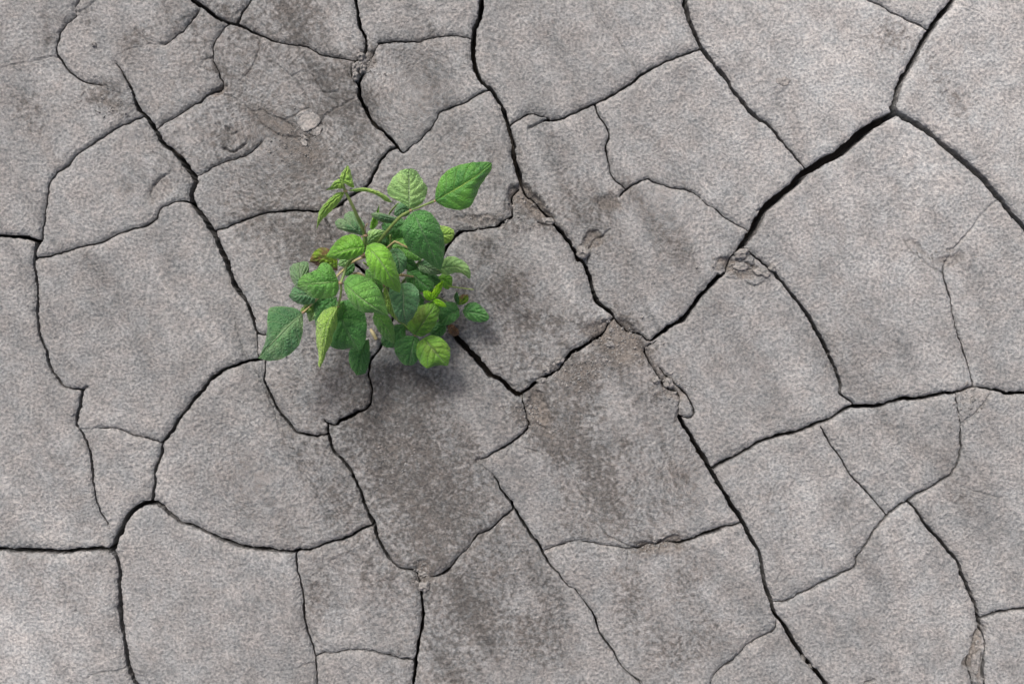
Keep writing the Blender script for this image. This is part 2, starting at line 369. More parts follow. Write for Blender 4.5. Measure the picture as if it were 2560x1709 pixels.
hair('H', '1130,160,2 1090,230,1.5 1040,260,1.5'); hair('E', '1000,1150,1.5 1060,1170,1.5 1110,1160,1'); hair('D', '1380,640,2 1400,740,2 1430,840,2.5 1450,880,2')
hair('D', '1480,900,2 1530,1000,2.5 1600,1160,2 1640,1290,1.5')
hair('B', '345,560,1 420,640,1 500,700,1'); hair('I', '880,1000,1.5 930,900,1 900,800,1'); hair('I', '1980,400,1 2080,440,1.5 2200,470,1.5 2280,460,1')

# ------------------------------------------------------------------ the clay field on one rectilinear grid
STEP = 2.5
def axis(n_in):
    a = list(np.arange(-60, n_in + 60 + STEP, STEP))
    s = STEP; x = a[-1]; hi = []
    while x < n_in + 1900:
        s = min(s * 1.06, 13); x += s; hi.append(x)
    lo = [n_in - v for v in reversed(hi)]
    return np.array(lo + a + hi, dtype=np.float64)
XS = axis(2560); YS = axis(1709)
NX, NY = len(XS), len(YS)
X, Y = np.meshgrid(XS, YS)
WX = X + 3.2 * fbm(X, Y, 34, 11, 2) + 2.2 * fbm(X, Y, 11, 12, 2)
WY = Y + 3.2 * fbm(X, Y, 34, 13, 2) + 2.2 * fbm(X, Y, 11, 14, 2)
FAR = 70.0
F = np.full(X.shape, FAR)                  # distance to the edge of the nearest through crack
WD = np.full(X.shape, 3.0)
H_ = np.full(X.shape, 0.0)                 # hairline groove depth factor

def seg_dist(p, q, pad):
    x0, x1 = min(p[0], q[0]) - pad, max(p[0], q[0]) + pad
    y0, y1 = min(p[1], q[1]) - pad, max(p[1], q[1]) + pad
    i0, i1 = np.searchsorted(XS, [x0, x1]); j0, j1 = np.searchsorted(YS, [y0, y1])
    sl = (slice(j0, j1), slice(i0, i1))
    if i1 <= i0 or j1 <= j0: return None
    ax, ay = WX[sl] - p[0], WY[sl] - p[1]
    dx, dy = q[0] - p[0], q[1] - p[1]
    t = np.clip((ax * dx + ay * dy) / max(dx * dx + dy * dy, 1e-6), 0, 1)
    return sl, np.hypot(ax - t * dx, ay - t * dy), p[2] + (q[2] - p[2]) * t

for c in CR:
    pts = catmull(c, 4)
    for p, q in zip(pts[:-1], pts[1:]):
        r = seg_dist(p, q, FAR + 6)
        if r is None: continue
        sl, dd, w = r
        f_ = dd - 0.5 * w
        WD[sl] = np.where(f_ < F[sl], w, WD[sl])
        F[sl] = np.minimum(F[sl], f_)
for c in HR:
    pts = catmull(c, 4)
    for p, q in zip(pts[:-1], pts[1:]):
        r = seg_dist(p, q, 16)
        if r is None: continue
        sl, dd, w = r
        H_[sl] = np.maximum(H_[sl], np.clip(w / 3.0, 0.2, 1.6) * np.exp(-(dd / (1.1 + 0.35 * w)) ** 2))
# ragged width, only a little where the crack is thin
F = F + (0.5 * fbm(X, Y, 9, 15, 2)) + np.clip(WD - 3.2, 0, 8) * 0.26 * fbm(X, Y, 8.5, 16, 2, .7) + np.clip(WD - 4.5, 0, 6) * 0.25 * np.minimum(fbm(X, Y, 26, 17, 3), 0.1)

# beyond the photograph the same mud goes on, split by a network of like plates
ins = np.minimum.reduce([X + 25, 2585 - X, Y + 25, 1734 - Y])        # >0 inside
sx, sy = [], []
for gy in range(-12, 13):
    for gx in range(-14, 15):
        px = 1280 + gx * 285 + rng.uniform(-105, 105) + (gy % 2) * 140
        py = 854 + gy * 265 + rng.uniform(-105, 105)
        sx.append(px); sy.append(py)
wx2 = X + 34 * fbm(X, Y, 170, 21, 3); wy2 = Y + 34 * fbm(X, Y, 170, 22, 3)
d1 = np.full(X.shape, 1e9); d2 = np.full(X.shape, 1e9)
msk = ins < 60
ux, uy = wx2[msk], wy2[msk]
a1 = np.full(ux.shape, 1e9); a2 = np.full(ux.shape, 1e9)
for px, py in zip(sx, sy):
    if -150 < px < 2710 and -150 < py < 1859: pass
    q = np.hypot(ux - px, uy - py)
    a2 = np.where(q < a1, a1, np.minimum(a2, q)); a1 = np.minimum(a1, q)
fv = np.full(X.shape, FAR)
CELL = np.maximum(*np.meshgrid(np.gradient(XS), np.gradient(YS)))
fv[msk] = np.minimum((a2 - a1) * 0.5 - np.maximum(4.5 + 2.5 * vnoise(ux, uy, 300, 5), 0.68 * CELL[msk]), FAR)
fv = fv + np.clip(ins, 0, 60) * 1.5
F = np.minimum(F, fv)
F = np.minimum(F, FAR)

# --- connected plates (row runs + union-find)
pos = F > 0
lab = np.zeros(pos.shape, dtype=np.int32)
par = [0]
def find(a):
    while par[a] != a:
        par[a] = par[par[a]]; a = par[a]
    return a
prev = []
for j in range(NY):
    row = pos[j]
    dd = np.diff(np.concatenate(([0], row.view(np.int8), [0])))
    st = np.nonzero(dd == 1)[0]; en = np.nonzero(dd == -1)[0]
    cur = []
    for s, e in zip(st, en):
        l = len(par); par.append(l)
        for (ps, pe, pl) in prev:
            if pe > s and ps < e:
                ra, rb = find(pl), find(l)
                if ra != rb: par[max(ra, rb)] = min(ra, rb)
        cur.append((s, e, l)); lab[j, s:e] = l
    prev = cur
root = np.array([find(i) for i in range(len(par))])
lab = root[lab]
ids, counts = np.unique(lab, return_counts=True)

# --- heights
T = 1.0898          # picture coordinates read at 2349 px width -> photograph pixels
XB = X + 30 * fbm(X, Y, 70, 91, 3, .6); YB = Y + 30 * fbm(X, Y, 70, 92, 3, .6)
def blob(cx, cy, rx, ry, rot=0.0, warp=1.0):
    w = warp * min(1.0, min(rx, ry) / 14.0)
    a = math.radians(rot)
    x = X + (XB - X) * w - cx * T; y = Y + (YB - Y) * w - cy * T
    u = (x * math.cos(a) + y * math.sin(a)) / (rx * T); v = (-x * math.sin(a) + y * math.cos(a)) / (ry * T)
    return np.exp(-(u * u + v * v))

edge_r = 5.5 + 3.5 * fbm(X, Y, 130, 31, 2)
_u = X * 0.50 + Y * 0.866; _v = -X * 0.866 + Y * 0.50 + 26 * fbm(X, Y, 240, 71, 2)
streakh = vnoise(_u / 6.0, _v, 30, 77) + 0.5 * vnoise(_u / 5.0, _v, 14, 78)
Hh = 0.0026 * fbm(X, Y, 420, 41, 2) + 0.0016 * fbm(X, Y, 150, 42, 2)
grain = 0.00085 * fbm(X, Y, 36, 43, 3) + 0.00100 * fbm(X + 0.55 * Y, Y * 1.25, 11.0, 44, 2, 0.7)
calm = np.clip(0.62 + 0.75 * fbm(X, Y, 260, 45, 2), 0.3, 1.15)
Hh = Hh + grain * calm
Fp = np.maximum(F, 0)
Hh = Hh - 0.0030 * np.exp(-Fp / edge_r) - 0.0012 * np.exp(-Fp / 2.2) - 0.0013 * np.clip(fbm(X, Y, 24, 47, 3, .65), 0, 1) * np.exp(-Fp / 16)
Hh = Hh - 0.0012 * np.clip(streakh, -1, 1)
Hh = Hh + 0.0012 * np.exp(-((Fp - 24) / 14) ** 2) * np.clip(0.5 + fbm(X, Y, 200, 46, 2), 0, 1)
Hh = Hh - 0.0042 * H_
# per plate tilt and level
lv = np.random.default_rng(3).uniform(-0.0012, 0.0012, len(par))
Hh = Hh + lv[lab]
# sunken, crumbly places where a junction has filled with dirt; one also paints the top right leaf's shadow
PITS = [(1205, 462, 32, 26, 20, .0075), (1240, 492, 30, 12, 30, .005), (1095, 510, 52, 13, 6, .0030), (1355, 556, 26, 14, -40, .004),
        (1420, 775, 66, 34, 25, .006), (1225, 930, 26, 24, 0, .005), (1505, 1243, 44, 9, 0, .005), (965, 1318, 20, 22, 0, .004),
        (2245, 1500, 14, 60, 4, .006), (1690, 610, 42, 12, 10, .005), (1540, 890, 36, 14, 50, .004), (2215, 905, 34, 18, -45, .002),
        (845, 140, 22, 22, 0, .003), (500, 205, 20, 9, -40, .004), (1395, 470, 30, 16, 0, .003), (1560, 955, 12, 18, 0, .002),
        (372, 440, 34, 24, -45, .0020), (2180, 600, 26, 10, -20, .0022), (2100, 575, 30, 9, 35, .002)]
crumb = fbm(X, Y, 16, 51, 3, 0.7)
PITM = np.zeros(X.shape)
for (cx, cy, rx, ry, rot, dep) in PITS:
    b = np.clip(blob(cx, cy, rx * 1.25, ry * 1.25, rot) * 2.6 + 0.5 * crumb - 0.75, 0, 1)
    b = b * b * (3 - 2 * b)
    Hh = Hh - dep * b + 0.0018 * b * crumb
    PITM = np.maximum(PITM, b * min(1, dep / .005))
# raised lip and dents
DENTS = [(525, 335, 30, 10, -20, .0028), (508, 285, 9, 9, 0, .002), (532, 300, 9, 7, 0, .003), (335, 665, 5, 55, 4, .0016), (378, 840, 6, 40, 5, .0010),
         (640, 680, 7, 45, 4, .0009), (660, 1010, 9, 60, -12, .0014), (690, 1110, 10, 45, -8, .0008), (1795, 208, 9, 4, -30, .003), (1790, 200, 30, 30, 0, -.0008),
         (1820, 132, 4, 4, 0, .003), (1960, 92, 4, 4, 0, .003), (185, 1435, 12, 10, 0, .0016), (172, 1403, 3, 3, 0, .004), (243, 849, 4, 4, 0, .004), (240, 865, 3, 3, 0, .003),
         (300, 700, 3, 3, 0, .003), (1660, 885, 2, 2, 0, .003), (1738, 612, 2.5, 2.5, 0, .004), (1500, 655, 3, 3, 0, .003), (880, 360, 3, 3, 0, .003),
         (545, 715, 8, 50, -14, .0012), (560, 800, 8, 40, -14, .0012), (30, 90, 30, 90, 10, .0010), (115, 70, 12, 60, 8, .0018),
         (380, 370, 40, 16, 40, -.0022), (215, 95, 8, 8, 0, -.0022), (930, 1085, 5, 4, 0, .003), (1275, 750, 12, 9, 0, .0012), (1205, 745, 14, 10, 0, .0010),
         (1170, 660, 16, 14, 0, .0010), (1970, 1050, 30, 6, 62, .0009), (1880, 1150, 40, 7, 62, .0010), (2120, 150, 24, 90, -30, .0010), (2250, 130, 30, 110, -32, .0012)]
for (cx, cy, rx, ry, rot, dep) in DENTS:
    Hh = Hh - dep * blob(cx, cy, rx, ry, rot) * (0.8 + 0.5 * crumb)

# --- stains: brown crumbly dirt and damp mottling, plus shadow painted below the plant
STAINS_SHADE = [(678, 40, 42, 34, 0, 1), (675, 95, 30, 22, 0, .5), (740, 170, 45, 20, 20, .55), (690, 350, 48, 40, 30, 1.1), (630, 285, 60, 22, 30, 1), (800, 240, 50, 18, -10, .9),
          (735, 265, 20, 30, 0, .5), (250, 230, 40, 26, 30, .9), (500, 150, 18, 14, 0, .8), (310, 90, 40, 20, -20, .4), (190, 30, 24, 60, 10, .4), (110, 80, 16, 60, 8, .4),
          (1395, 470, 34, 20, 0, 1), (1170, 660, 40, 26, -20, .8), (1205, 745, 30, 24, 0, .8), (1275, 752, 16, 12, 0, .9), (1110, 580, 40, 14, -50, .5), (1160, 520, 60, 12, 10, .6), (1230, 505, 50, 12, 20, .9),
          (1420, 780, 66, 40, 25, 1.2), (1330, 870, 70, 30, -30, .9), (1260, 1000, 50, 30, 45, .9), (1220, 930, 34, 26, 0, 1.1), (1330, 950, 30, 26, 0, .7),
          (930, 885, 80, 30, 5, .9), (920, 960, 60, 70, 0, .9), (900, 1050, 60, 60, 20, .7), (980, 1130, 80, 70, 20, .6), (1000, 1240, 50, 60, 0, .5), (1070, 930, 18, 80, -10, .3),  # leading blobs paint the plant's soft shadow into the clay
          (1340, 1040, 30, 60, -30, .8), (1390, 1130, 40, 70, -20, .6), (1440, 1040, 30, 30, 0, .35), (1560, 1130, 30, 60, -20, .4), (1480, 1180, 50, 30, 0, .3),
          (1090, 1390, 70, 50, 30, .5), (1220, 1470, 80, 50, 20, .6), (1040, 1500, 50, 50, 0, .35), (1450, 1370, 30, 60, -10, .5), (1570, 1320, 40, 60, 30, .4), (1640, 1440, 60, 80, 40, .35), (1540, 1500, 60, 50, 0, .5),
          (965, 1320, 28, 28, 0, .6), (1505, 1240, 44, 16, 0, .6), (730, 1370, 40, 40, 0, .35), (860, 1350, 40, 60, 0, .3), (560, 1190, 30, 60, 0, .2), (800, 940, 20, 60, 10, .3),
          (1500, 900, 30, 20, 30, .5), (1770, 1150, 40, 90, -28, .3), (2040, 80, 60, 40, 20, .55), (2150, 170, 30, 80, -30, .4), (2200, 260, 60, 60, 0, .3), (1690, 605, 40, 14, 5, .3),
          (700, 560, 60, 30, 60, .55), (740, 520, 40, 40, 0, .4), (850, 640, 100, 90, 0, .35), (560, 520, 30, 30, 0, .25), (530, 320, 30, 24, 0, .4), (2130, 600, 50, 14, 25, .3),
          (300, 420, 30, 40, 0, .3), (60, 60, 30, 60, 0, .2), (2240, 1500, 16, 60, 4, .5), (1220, 460, 46, 26, 20, .5), (2200, 1150, 70, 30, 20, .25), (1740, 420, 26, 60, 0, .15)]
St = 0.30 * np.clip(fbm(X, Y, 240, 61, 3) + 0.15, 0, 1) * (1 - 0.6 * np.clip((X - 1500) / 900, 0, 1))
St = St + 0.42 * blob(1050, 1060, 520, 460, 40) + 0.42 * blob(600, 240, 300, 230, 0) + 0.3 * blob(780, 560, 160, 160, 0)
_u = X * 0.50 + Y * 0.866; _v = -X * 0.866 + Y * 0.50
_v = _v + 26 * fbm(X, Y, 240, 71, 2)
streak = 0.55 * vnoise(_u / 6.0, _v, 42, 72) + 0.3 * vnoise(_u / 7.0 + 90, _v, 19, 73) + 0.3 * vnoise(_u / 4.0, _v, 90, 74)
streak = streak * np.clip(0.75 + 0.9 * fbm(X, Y, 300, 75, 2), 0.1, 1.4)
St = St + 0.42 * np.clip(streak - 0.02, 0, 1) + 0.12 * fbm(X, Y, 60, 76, 3) * np.clip(St * 2, 0, 1)
for (cx, cy, rx, ry, rot, a) in STAINS_SHADE:
    St = St + a * 0.98 * blob(cx, cy, rx * 1.15, ry * 1.15, rot)
SLIP = np.clip(1.5 * blob(1090, 930, 38, 100, -35) + 1.5 * blob(1205, 1120, 55, 110, -28), 0, 1)
St = np.clip(St * (1 - 0.88 * SLIP) + 0.25 * PITM, 0, 1.0)
DI = PITM * 0.9  # dirt fill, plus the painted leaf shadow in its pit
for (cx, cy, rx, ry, rot, a) in [(1430, 790, 70, 46, 25, 1.1), (1330, 865, 70, 22, -35, .8), (1225, 940, 34, 30, 0, 1.0), (1260, 990, 30, 20, 45, .6), (690, 345, 44, 40, 30, .8), (640, 290, 60, 18, 30, .7), (845, 130, 26, 26, 0, .7), (1240, 505, 46, 10, 15, .7), (1550, 900, 50, 16, 50, .7), (255, 235, 36, 18, 30, .6), (1170, 655, 36, 24, -20, .5), (970, 1325, 34, 24, 0, .6), (1520, 1255, 44, 12, 0, .7), (910, 1060, 30, 50, 10, .4), (850, 690, 120, 100, 0, .5), (1090, 545, 60, 14, 0, .5), (1040, 760, 30, 30, 0, .6), (2225, 905, 36, 18, -45, .3)]:
    DI = np.maximum(DI, np.clip(a * blob(cx, cy, rx, ry, rot) + 0.55 * crumb * blob(cx, cy, rx * 1.4, ry * 1.4, rot) - 0.12, 0, 1))
# paler crust towards the right and the lower left, greyer fresh slip in the middle
Pl = 0.95 + 0.07 * fbm(X, Y, 330, 62, 3) - 0.22 * np.clip(streak, -1, 1) - 0.04 * SLIP + 0.06 * np.exp(-Fp / 5)  # edge term lightens crack rims, painting in their lit lips
Pl = Pl + np.random.default_rng(9).uniform(-0.035, 0.035, len(par))[lab]
PALE = [(2250, 180, 480, 360, 0, .34), (1850, 60, 300, 130, 0, .12), (1980, 120, 200, 120, 0, .08), (2200, 1000, 500, 500, 0, .08), (40, 1420, 260, 300, 0, .26), (500, 1300, 300, 200, 0, .05), (1660, 1250, 260, 200, 0, .08),
        (100, 350, 200, 260, 0, .05), (1000, 850, 620, 400, 20, -.12), (2000, 700, 300, 300, 0, .05), (560, 300, 500, 260, 0, -.04)]
for (cx, cy, rx, ry, rot, a) in PALE:
    Pl = Pl + a * blob(cx, cy, rx, ry, rot)

# --- marching squares: full cells as quads, cut cells as small polygons, then walls
nid = NX * NY
VX = list(); VY = list(); VZ = list()
def gi(j, i): return j * NX + i
extra = {}       # edge key -> new vertex index
ex_data = []     # (x, y, z, stain, pale)
keep = set(int(i) for i, c in zip(ids, counts) if i != 0 and c >= 14)
full = pos[:-1, :-1] & pos[:-1, 1:] & pos[1:, :-1] & pos[1:, 1:]
fj, fi = np.nonzero(full)
quads = np.stack([fj * NX + fi, (fj + 1) * NX + fi, (fj + 1) * NX + fi + 1, fj * NX + fi + 1], 1)   # y runs down
qlab = lab[fj, fi]
anyp = pos[:-1, :-1] | pos[:-1, 1:] | pos[1:, :-1] | pos[1:, 1:]
mj, mi = np.nonzero(anyp & ~full)
polys = {}       # label -> list of polygons
rim = {}         # label -> list of (a, b) boundary edges
def ev(j0, i0, j1, i1):
    k = (j0, i0, j1, i1) if (j0, i0) < (j1, i1) else (j1, i1, j0, i0)
    v = extra.get(k)
    if v is None:
        fa, fb = F[k[0], k[1]], F[k[2], k[3]]
        t = fa / (fa - fb)
        t = min(max(t, 0.03), 0.97)
        pj, pi = (k[0], k[1]) if fa > 0 else (k[2], k[3])
        x = XS[k[1]] + (XS[k[3]] - XS[k[1]]) * t; y = YS[k[0]] + (YS[k[2]] - YS[k[0]]) * t
        v = nid + len(ex_data)
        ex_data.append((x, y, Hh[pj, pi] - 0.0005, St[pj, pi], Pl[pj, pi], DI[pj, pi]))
        extra[k] = v
    return v
for j, i in zip(mj.tolist(), mi.tolist()):
    cs = [(j, i), (j + 1, i), (j + 1, i + 1), (j, i + 1)]
    p = [pos[c] for c in cs]
    n = sum(p)
    if n == 2 and p[0] == p[2]:
        for k in range(4):
            if p[k]:
                a = ev(*cs[k - 1], *cs[k]); b = ev(*cs[k], *cs[(k + 1) % 4])
                l = int(lab[cs[k]])
                polys.setdefault(l, []).append((a, gi(*cs[k]), b)); rim.setdefault(l, []).append((b, a))
        continue
    poly = []; ex = []
    for k in range(4):
        c, c2 = cs[k], cs[(k + 1) % 4]
        if p[k]: poly.append(gi(*c))
        if p[k] != p[(k + 1) % 4]:
            v = ev(*c, *c2); poly.append(v)
            ex.append((v, p[k]))
    l = int(lab[[c for c, q in zip(cs, p) if q][0]])
    out_v = [v for v, q in ex if q][0]; in_v = [v for v, q in ex if not q][0]
    polys.setdefault(l, []).append(tuple(poly)); rim.setdefault(l, []).append((out_v, in_v))

exd = np.array(ex_data)
AX = np.concatenate([X.ravel(), exd[:, 0]]); AY = np.concatenate([Y.ravel(), exd[:, 1]])
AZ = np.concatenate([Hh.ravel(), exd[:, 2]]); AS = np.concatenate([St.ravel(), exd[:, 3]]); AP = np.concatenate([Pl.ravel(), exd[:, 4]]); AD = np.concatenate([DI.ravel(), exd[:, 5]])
# slope of F, used to push the walls back under their plate
gy_, gx_ = np.gradient(F, YS, XS)
def sampF(x, y):
    i = np.clip(np.searchsorted(XS, x), 1, NX - 1); j = np.clip(np.searchsorted(YS, y), 1, NY - 1)
    return gx_[j, i], gy_[j, i]

# ------------------------------------------------------------------ the ground (subsoil) and its plates
DEPTH = 0.055
def make_ground():
    xs = [-900, -60, -8, -3] + list(np.linspace(-1.62, 1.62, 28)) + [3, 8, 60, 900]
    ys = [-900, -60, -8, -3] + list(np.linspace(-1.40, 1.40, 26)) + [3, 8, 60, 900]
    V = []; damp = []
    for y in ys:
        for x in xs:
            inside = abs(x) < 1.55 and abs(y) < 1.34
            V.append((x, y, -DEPTH if inside else -0.004)); damp.append(1.0 if inside else 0.0)
    n = len(xs)
    Fc = [(j * n + i, j * n + i + 1, (j + 1) * n + i + 1, (j + 1) * n + i) for j in range(len(ys) - 1) for i in range(n - 1)]
    me = bpy.data.meshes.new('ground'); me.from_pydata(V, [], Fc)
    a = me.attributes.new('damp', 'FLOAT', 'POINT'); a.data.foreach_set('value', damp)
    me.materials.append(SUBSOIL)
    o = bpy.data.objects.new('ground', me)
    return tag(link(o), kind='structure', label='dry grey cracked mud split into plates by deep dark cracks')
ground = make_ground()

LV = [0.0, -0.0045, -0.013, -0.028, -DEPTH - 0.004]
order = np.argsort(qlab, kind='stable'); qs = quads[order]; ql = qlab[order]
for l in sorted(keep):
    a, b = np.searchsorted(ql, [l, l + 1])
    Q = qs[a:b]
    P = polys.get(l, []); R = rim.get(l, [])
    if len(Q) + len(P) < 10: continue
    Pf = [v for p in P for v in p]
    allv = np.unique(np.concatenate([Q.ravel(), np.array(Pf, dtype=np.int64)]))
    nv = len(allv)
    px, py, pz = AX[allv], AY[allv], AZ[allv]
    x = (px - 1280) * K; y = (854.5 - py) * K
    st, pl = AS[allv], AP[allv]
    loops = [np.searchsorted(allv, Q.ravel())]
    lens = [np.full(len(Q), 4)]
    if P:
        loops.append(np.searchsorted(allv, np.array(Pf))); lens.append(np.array([len(p) for p in P]))
    ntop = len(Q) + len(P)
    xs_, ys_, zs_ = [x], [y], [pz]; sts, pls = [st], [pl]; dis = [AD[allv]]
    if R:
        Ra = np.array(R); rv = np.unique(Ra.ravel()); nr = len(rv)
        bx, by, bz = AX[rv], AY[rv], AZ[rv]
        g0, g1 = sampF(bx, by); gl = np.maximum(np.hypot(g0, g1), 1e-3); g0 /= gl; g1 /= gl
        base = nv
        for k, z in enumerate(LV):
            amp = (0, 0.5, 1.6, 2.2, 1.0)[k]
            off = amp * (0.3 + 0.9 * vnoise(bx * 1.0 + 37 * k, by, 7, 70 + k) + 0.6 * vnoise(bx, by, 22, 80 + k))
            ox = bx + g0 * off; oy = by + g1 * off
            xs_.append((ox - 1280) * K); ys_.append((854.5 - oy) * K)
            zs_.append(bz + z if k < len(LV) - 1 else np.full(nr, z))
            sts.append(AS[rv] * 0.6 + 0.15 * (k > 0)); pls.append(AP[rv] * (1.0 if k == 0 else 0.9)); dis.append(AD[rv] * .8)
        ra = np.searchsorted(rv, Ra[:, 0]); rb = np.searchsorted(rv, Ra[:, 1])
        for k in range(len(LV) - 1):
            o0 = base + k * nr; o1 = base + (k + 1) * nr
            loops.append(np.stack([o0 + rb, o0 + ra, o1 + ra, o1 + rb], 1).ravel()); lens.append(np.full(len(ra), 4))
    co = np.stack([np.concatenate(xs_), np.concatenate(ys_), np.concatenate(zs_)], 1)
    # origin of the piece at its middle
    org = np.array([x.mean(), y.mean(), 0.0]); co = co - org
    lp = np.concatenate(loops).astype(np.int32); ln = np.concatenate(lens).astype(np.int32)
    me = bpy.data.meshes.new('clay_plate')
    me.vertices.add(len(co)); me.vertices.foreach_set('co', co.astype(np.float32).ravel())
    me.loops.add(len(lp)); me.loops.foreach_set('vertex_index', lp)
    me.polygons.add(len(ln)); me.polygons.foreach_set('loop_start', np.concatenate(([0], np.cumsum(ln)[:-1])).astype(np.int32))
    me.update(calc_edges=True)
    me.polygons.foreach_set('use_smooth', np.ones(len(ln), dtype=bool))
    at = me.attributes.new('stain', 'FLOAT', 'POINT'); at.data.foreach_set('value', np.concatenate(sts).astype(np.float32))
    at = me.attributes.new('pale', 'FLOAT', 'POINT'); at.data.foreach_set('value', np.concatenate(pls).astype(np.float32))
    at = me.attributes.new('dirt', 'FLOAT', 'POINT'); at.data.foreach_set('value', np.concatenate(dis).astype(np.float32))
    me.materials.append(CLAY)
    o = bpy.data.objects.new('clay_plate', me)
    o.location = org
    link(o, ground)
print('plates', len(ground.children), 'grid', NX, NY)

def ground_z(px, py):
    i = min(max(np.searchsorted(XS, px), 0), NX - 1); j = min(max(np.searchsorted(YS, py), 0), NY - 1)
    if F[j, i] <= 0: return -0.018
    return float(Hh[j, i])

# ------------------------------------------------------------------ loose clods
def clod(px, py, rx, ry, rot, hz, label, sink=0.35, seed=0, flat=False):
    """irregular broken lump; px,py, rx, ry in photograph pixels, hz its height in metres"""
    r = np.random.default_rng(900 + seed)
    nu, nv_ = 22, 12
    V = []; Fc = []
    ph = r.uniform(0, 6.28, 6); am = r.uniform(0.04, 0.13, 6)
    for j in range(nv_ + 1):
        th = math.pi * j / nv_
        for i in range(nu):
            f = 2 * math.pi * i / nu
            rad = 1 + sum(am[k] * math.sin((k + 2) * f + ph[k] + (k % 3) * th * 1.3) for k in range(5))
            sr = math.sin(th) ** (0.55 if flat else 0.75)
            cz = math.copysign(abs(math.cos(th)) ** (0.8), math.cos(th))
            rad *= 1 + r.uniform(-0.045, 0.045)
            x = rx * K * sr * math.cos(f) * rad; y = ry * K * sr * math.sin(f) * rad
            z = hz * 0.5 * cz * (1 + 0.25 * math.sin(2 * f + ph[5]))
            V.append((x, y, z))
    for j in range(nv_):
        for i in range(nu):
            Fc.append((j * nu + i, (j + 1) * nu + i, (j + 1) * nu + (i + 1) % nu, j * nu + (i + 1) % nu))
    me = bpy.data.meshes.new('clod'); me.from_pydata(V, [], Fc)
    me.polygons.foreach_set('use_smooth', [True] * len(Fc))
    n = len(V)
    a = me.attributes.new('stain', 'FLOAT', 'POINT'); a.data.foreach_set('value', [0.12] * n)
    a = me.attributes.new('pale', 'FLOAT', 'POINT'); a.data.foreach_set('value', [1.02] * n)
    me.materials.append(CLOD)
    o = bpy.data.objects.new('clod', me)
    p = G(px, py)
    o.location = (p[0], p[1], ground_z(px, py) + hz * (0.5 - sink))
    o.rotation_euler = (r.uniform(-.12, .12), r.uniform(-.12, .12), math.radians(-rot))
    tag(link(o), label, 'clod', 'crumbled clay clods lying in and beside the cracks')
    return o

# ------------------------------------------------------------------ the bean plant
R5 = 640.0 / 1730.0
def P5(x, y, z): return G(620 + x * R5, 380 + y * R5, z)

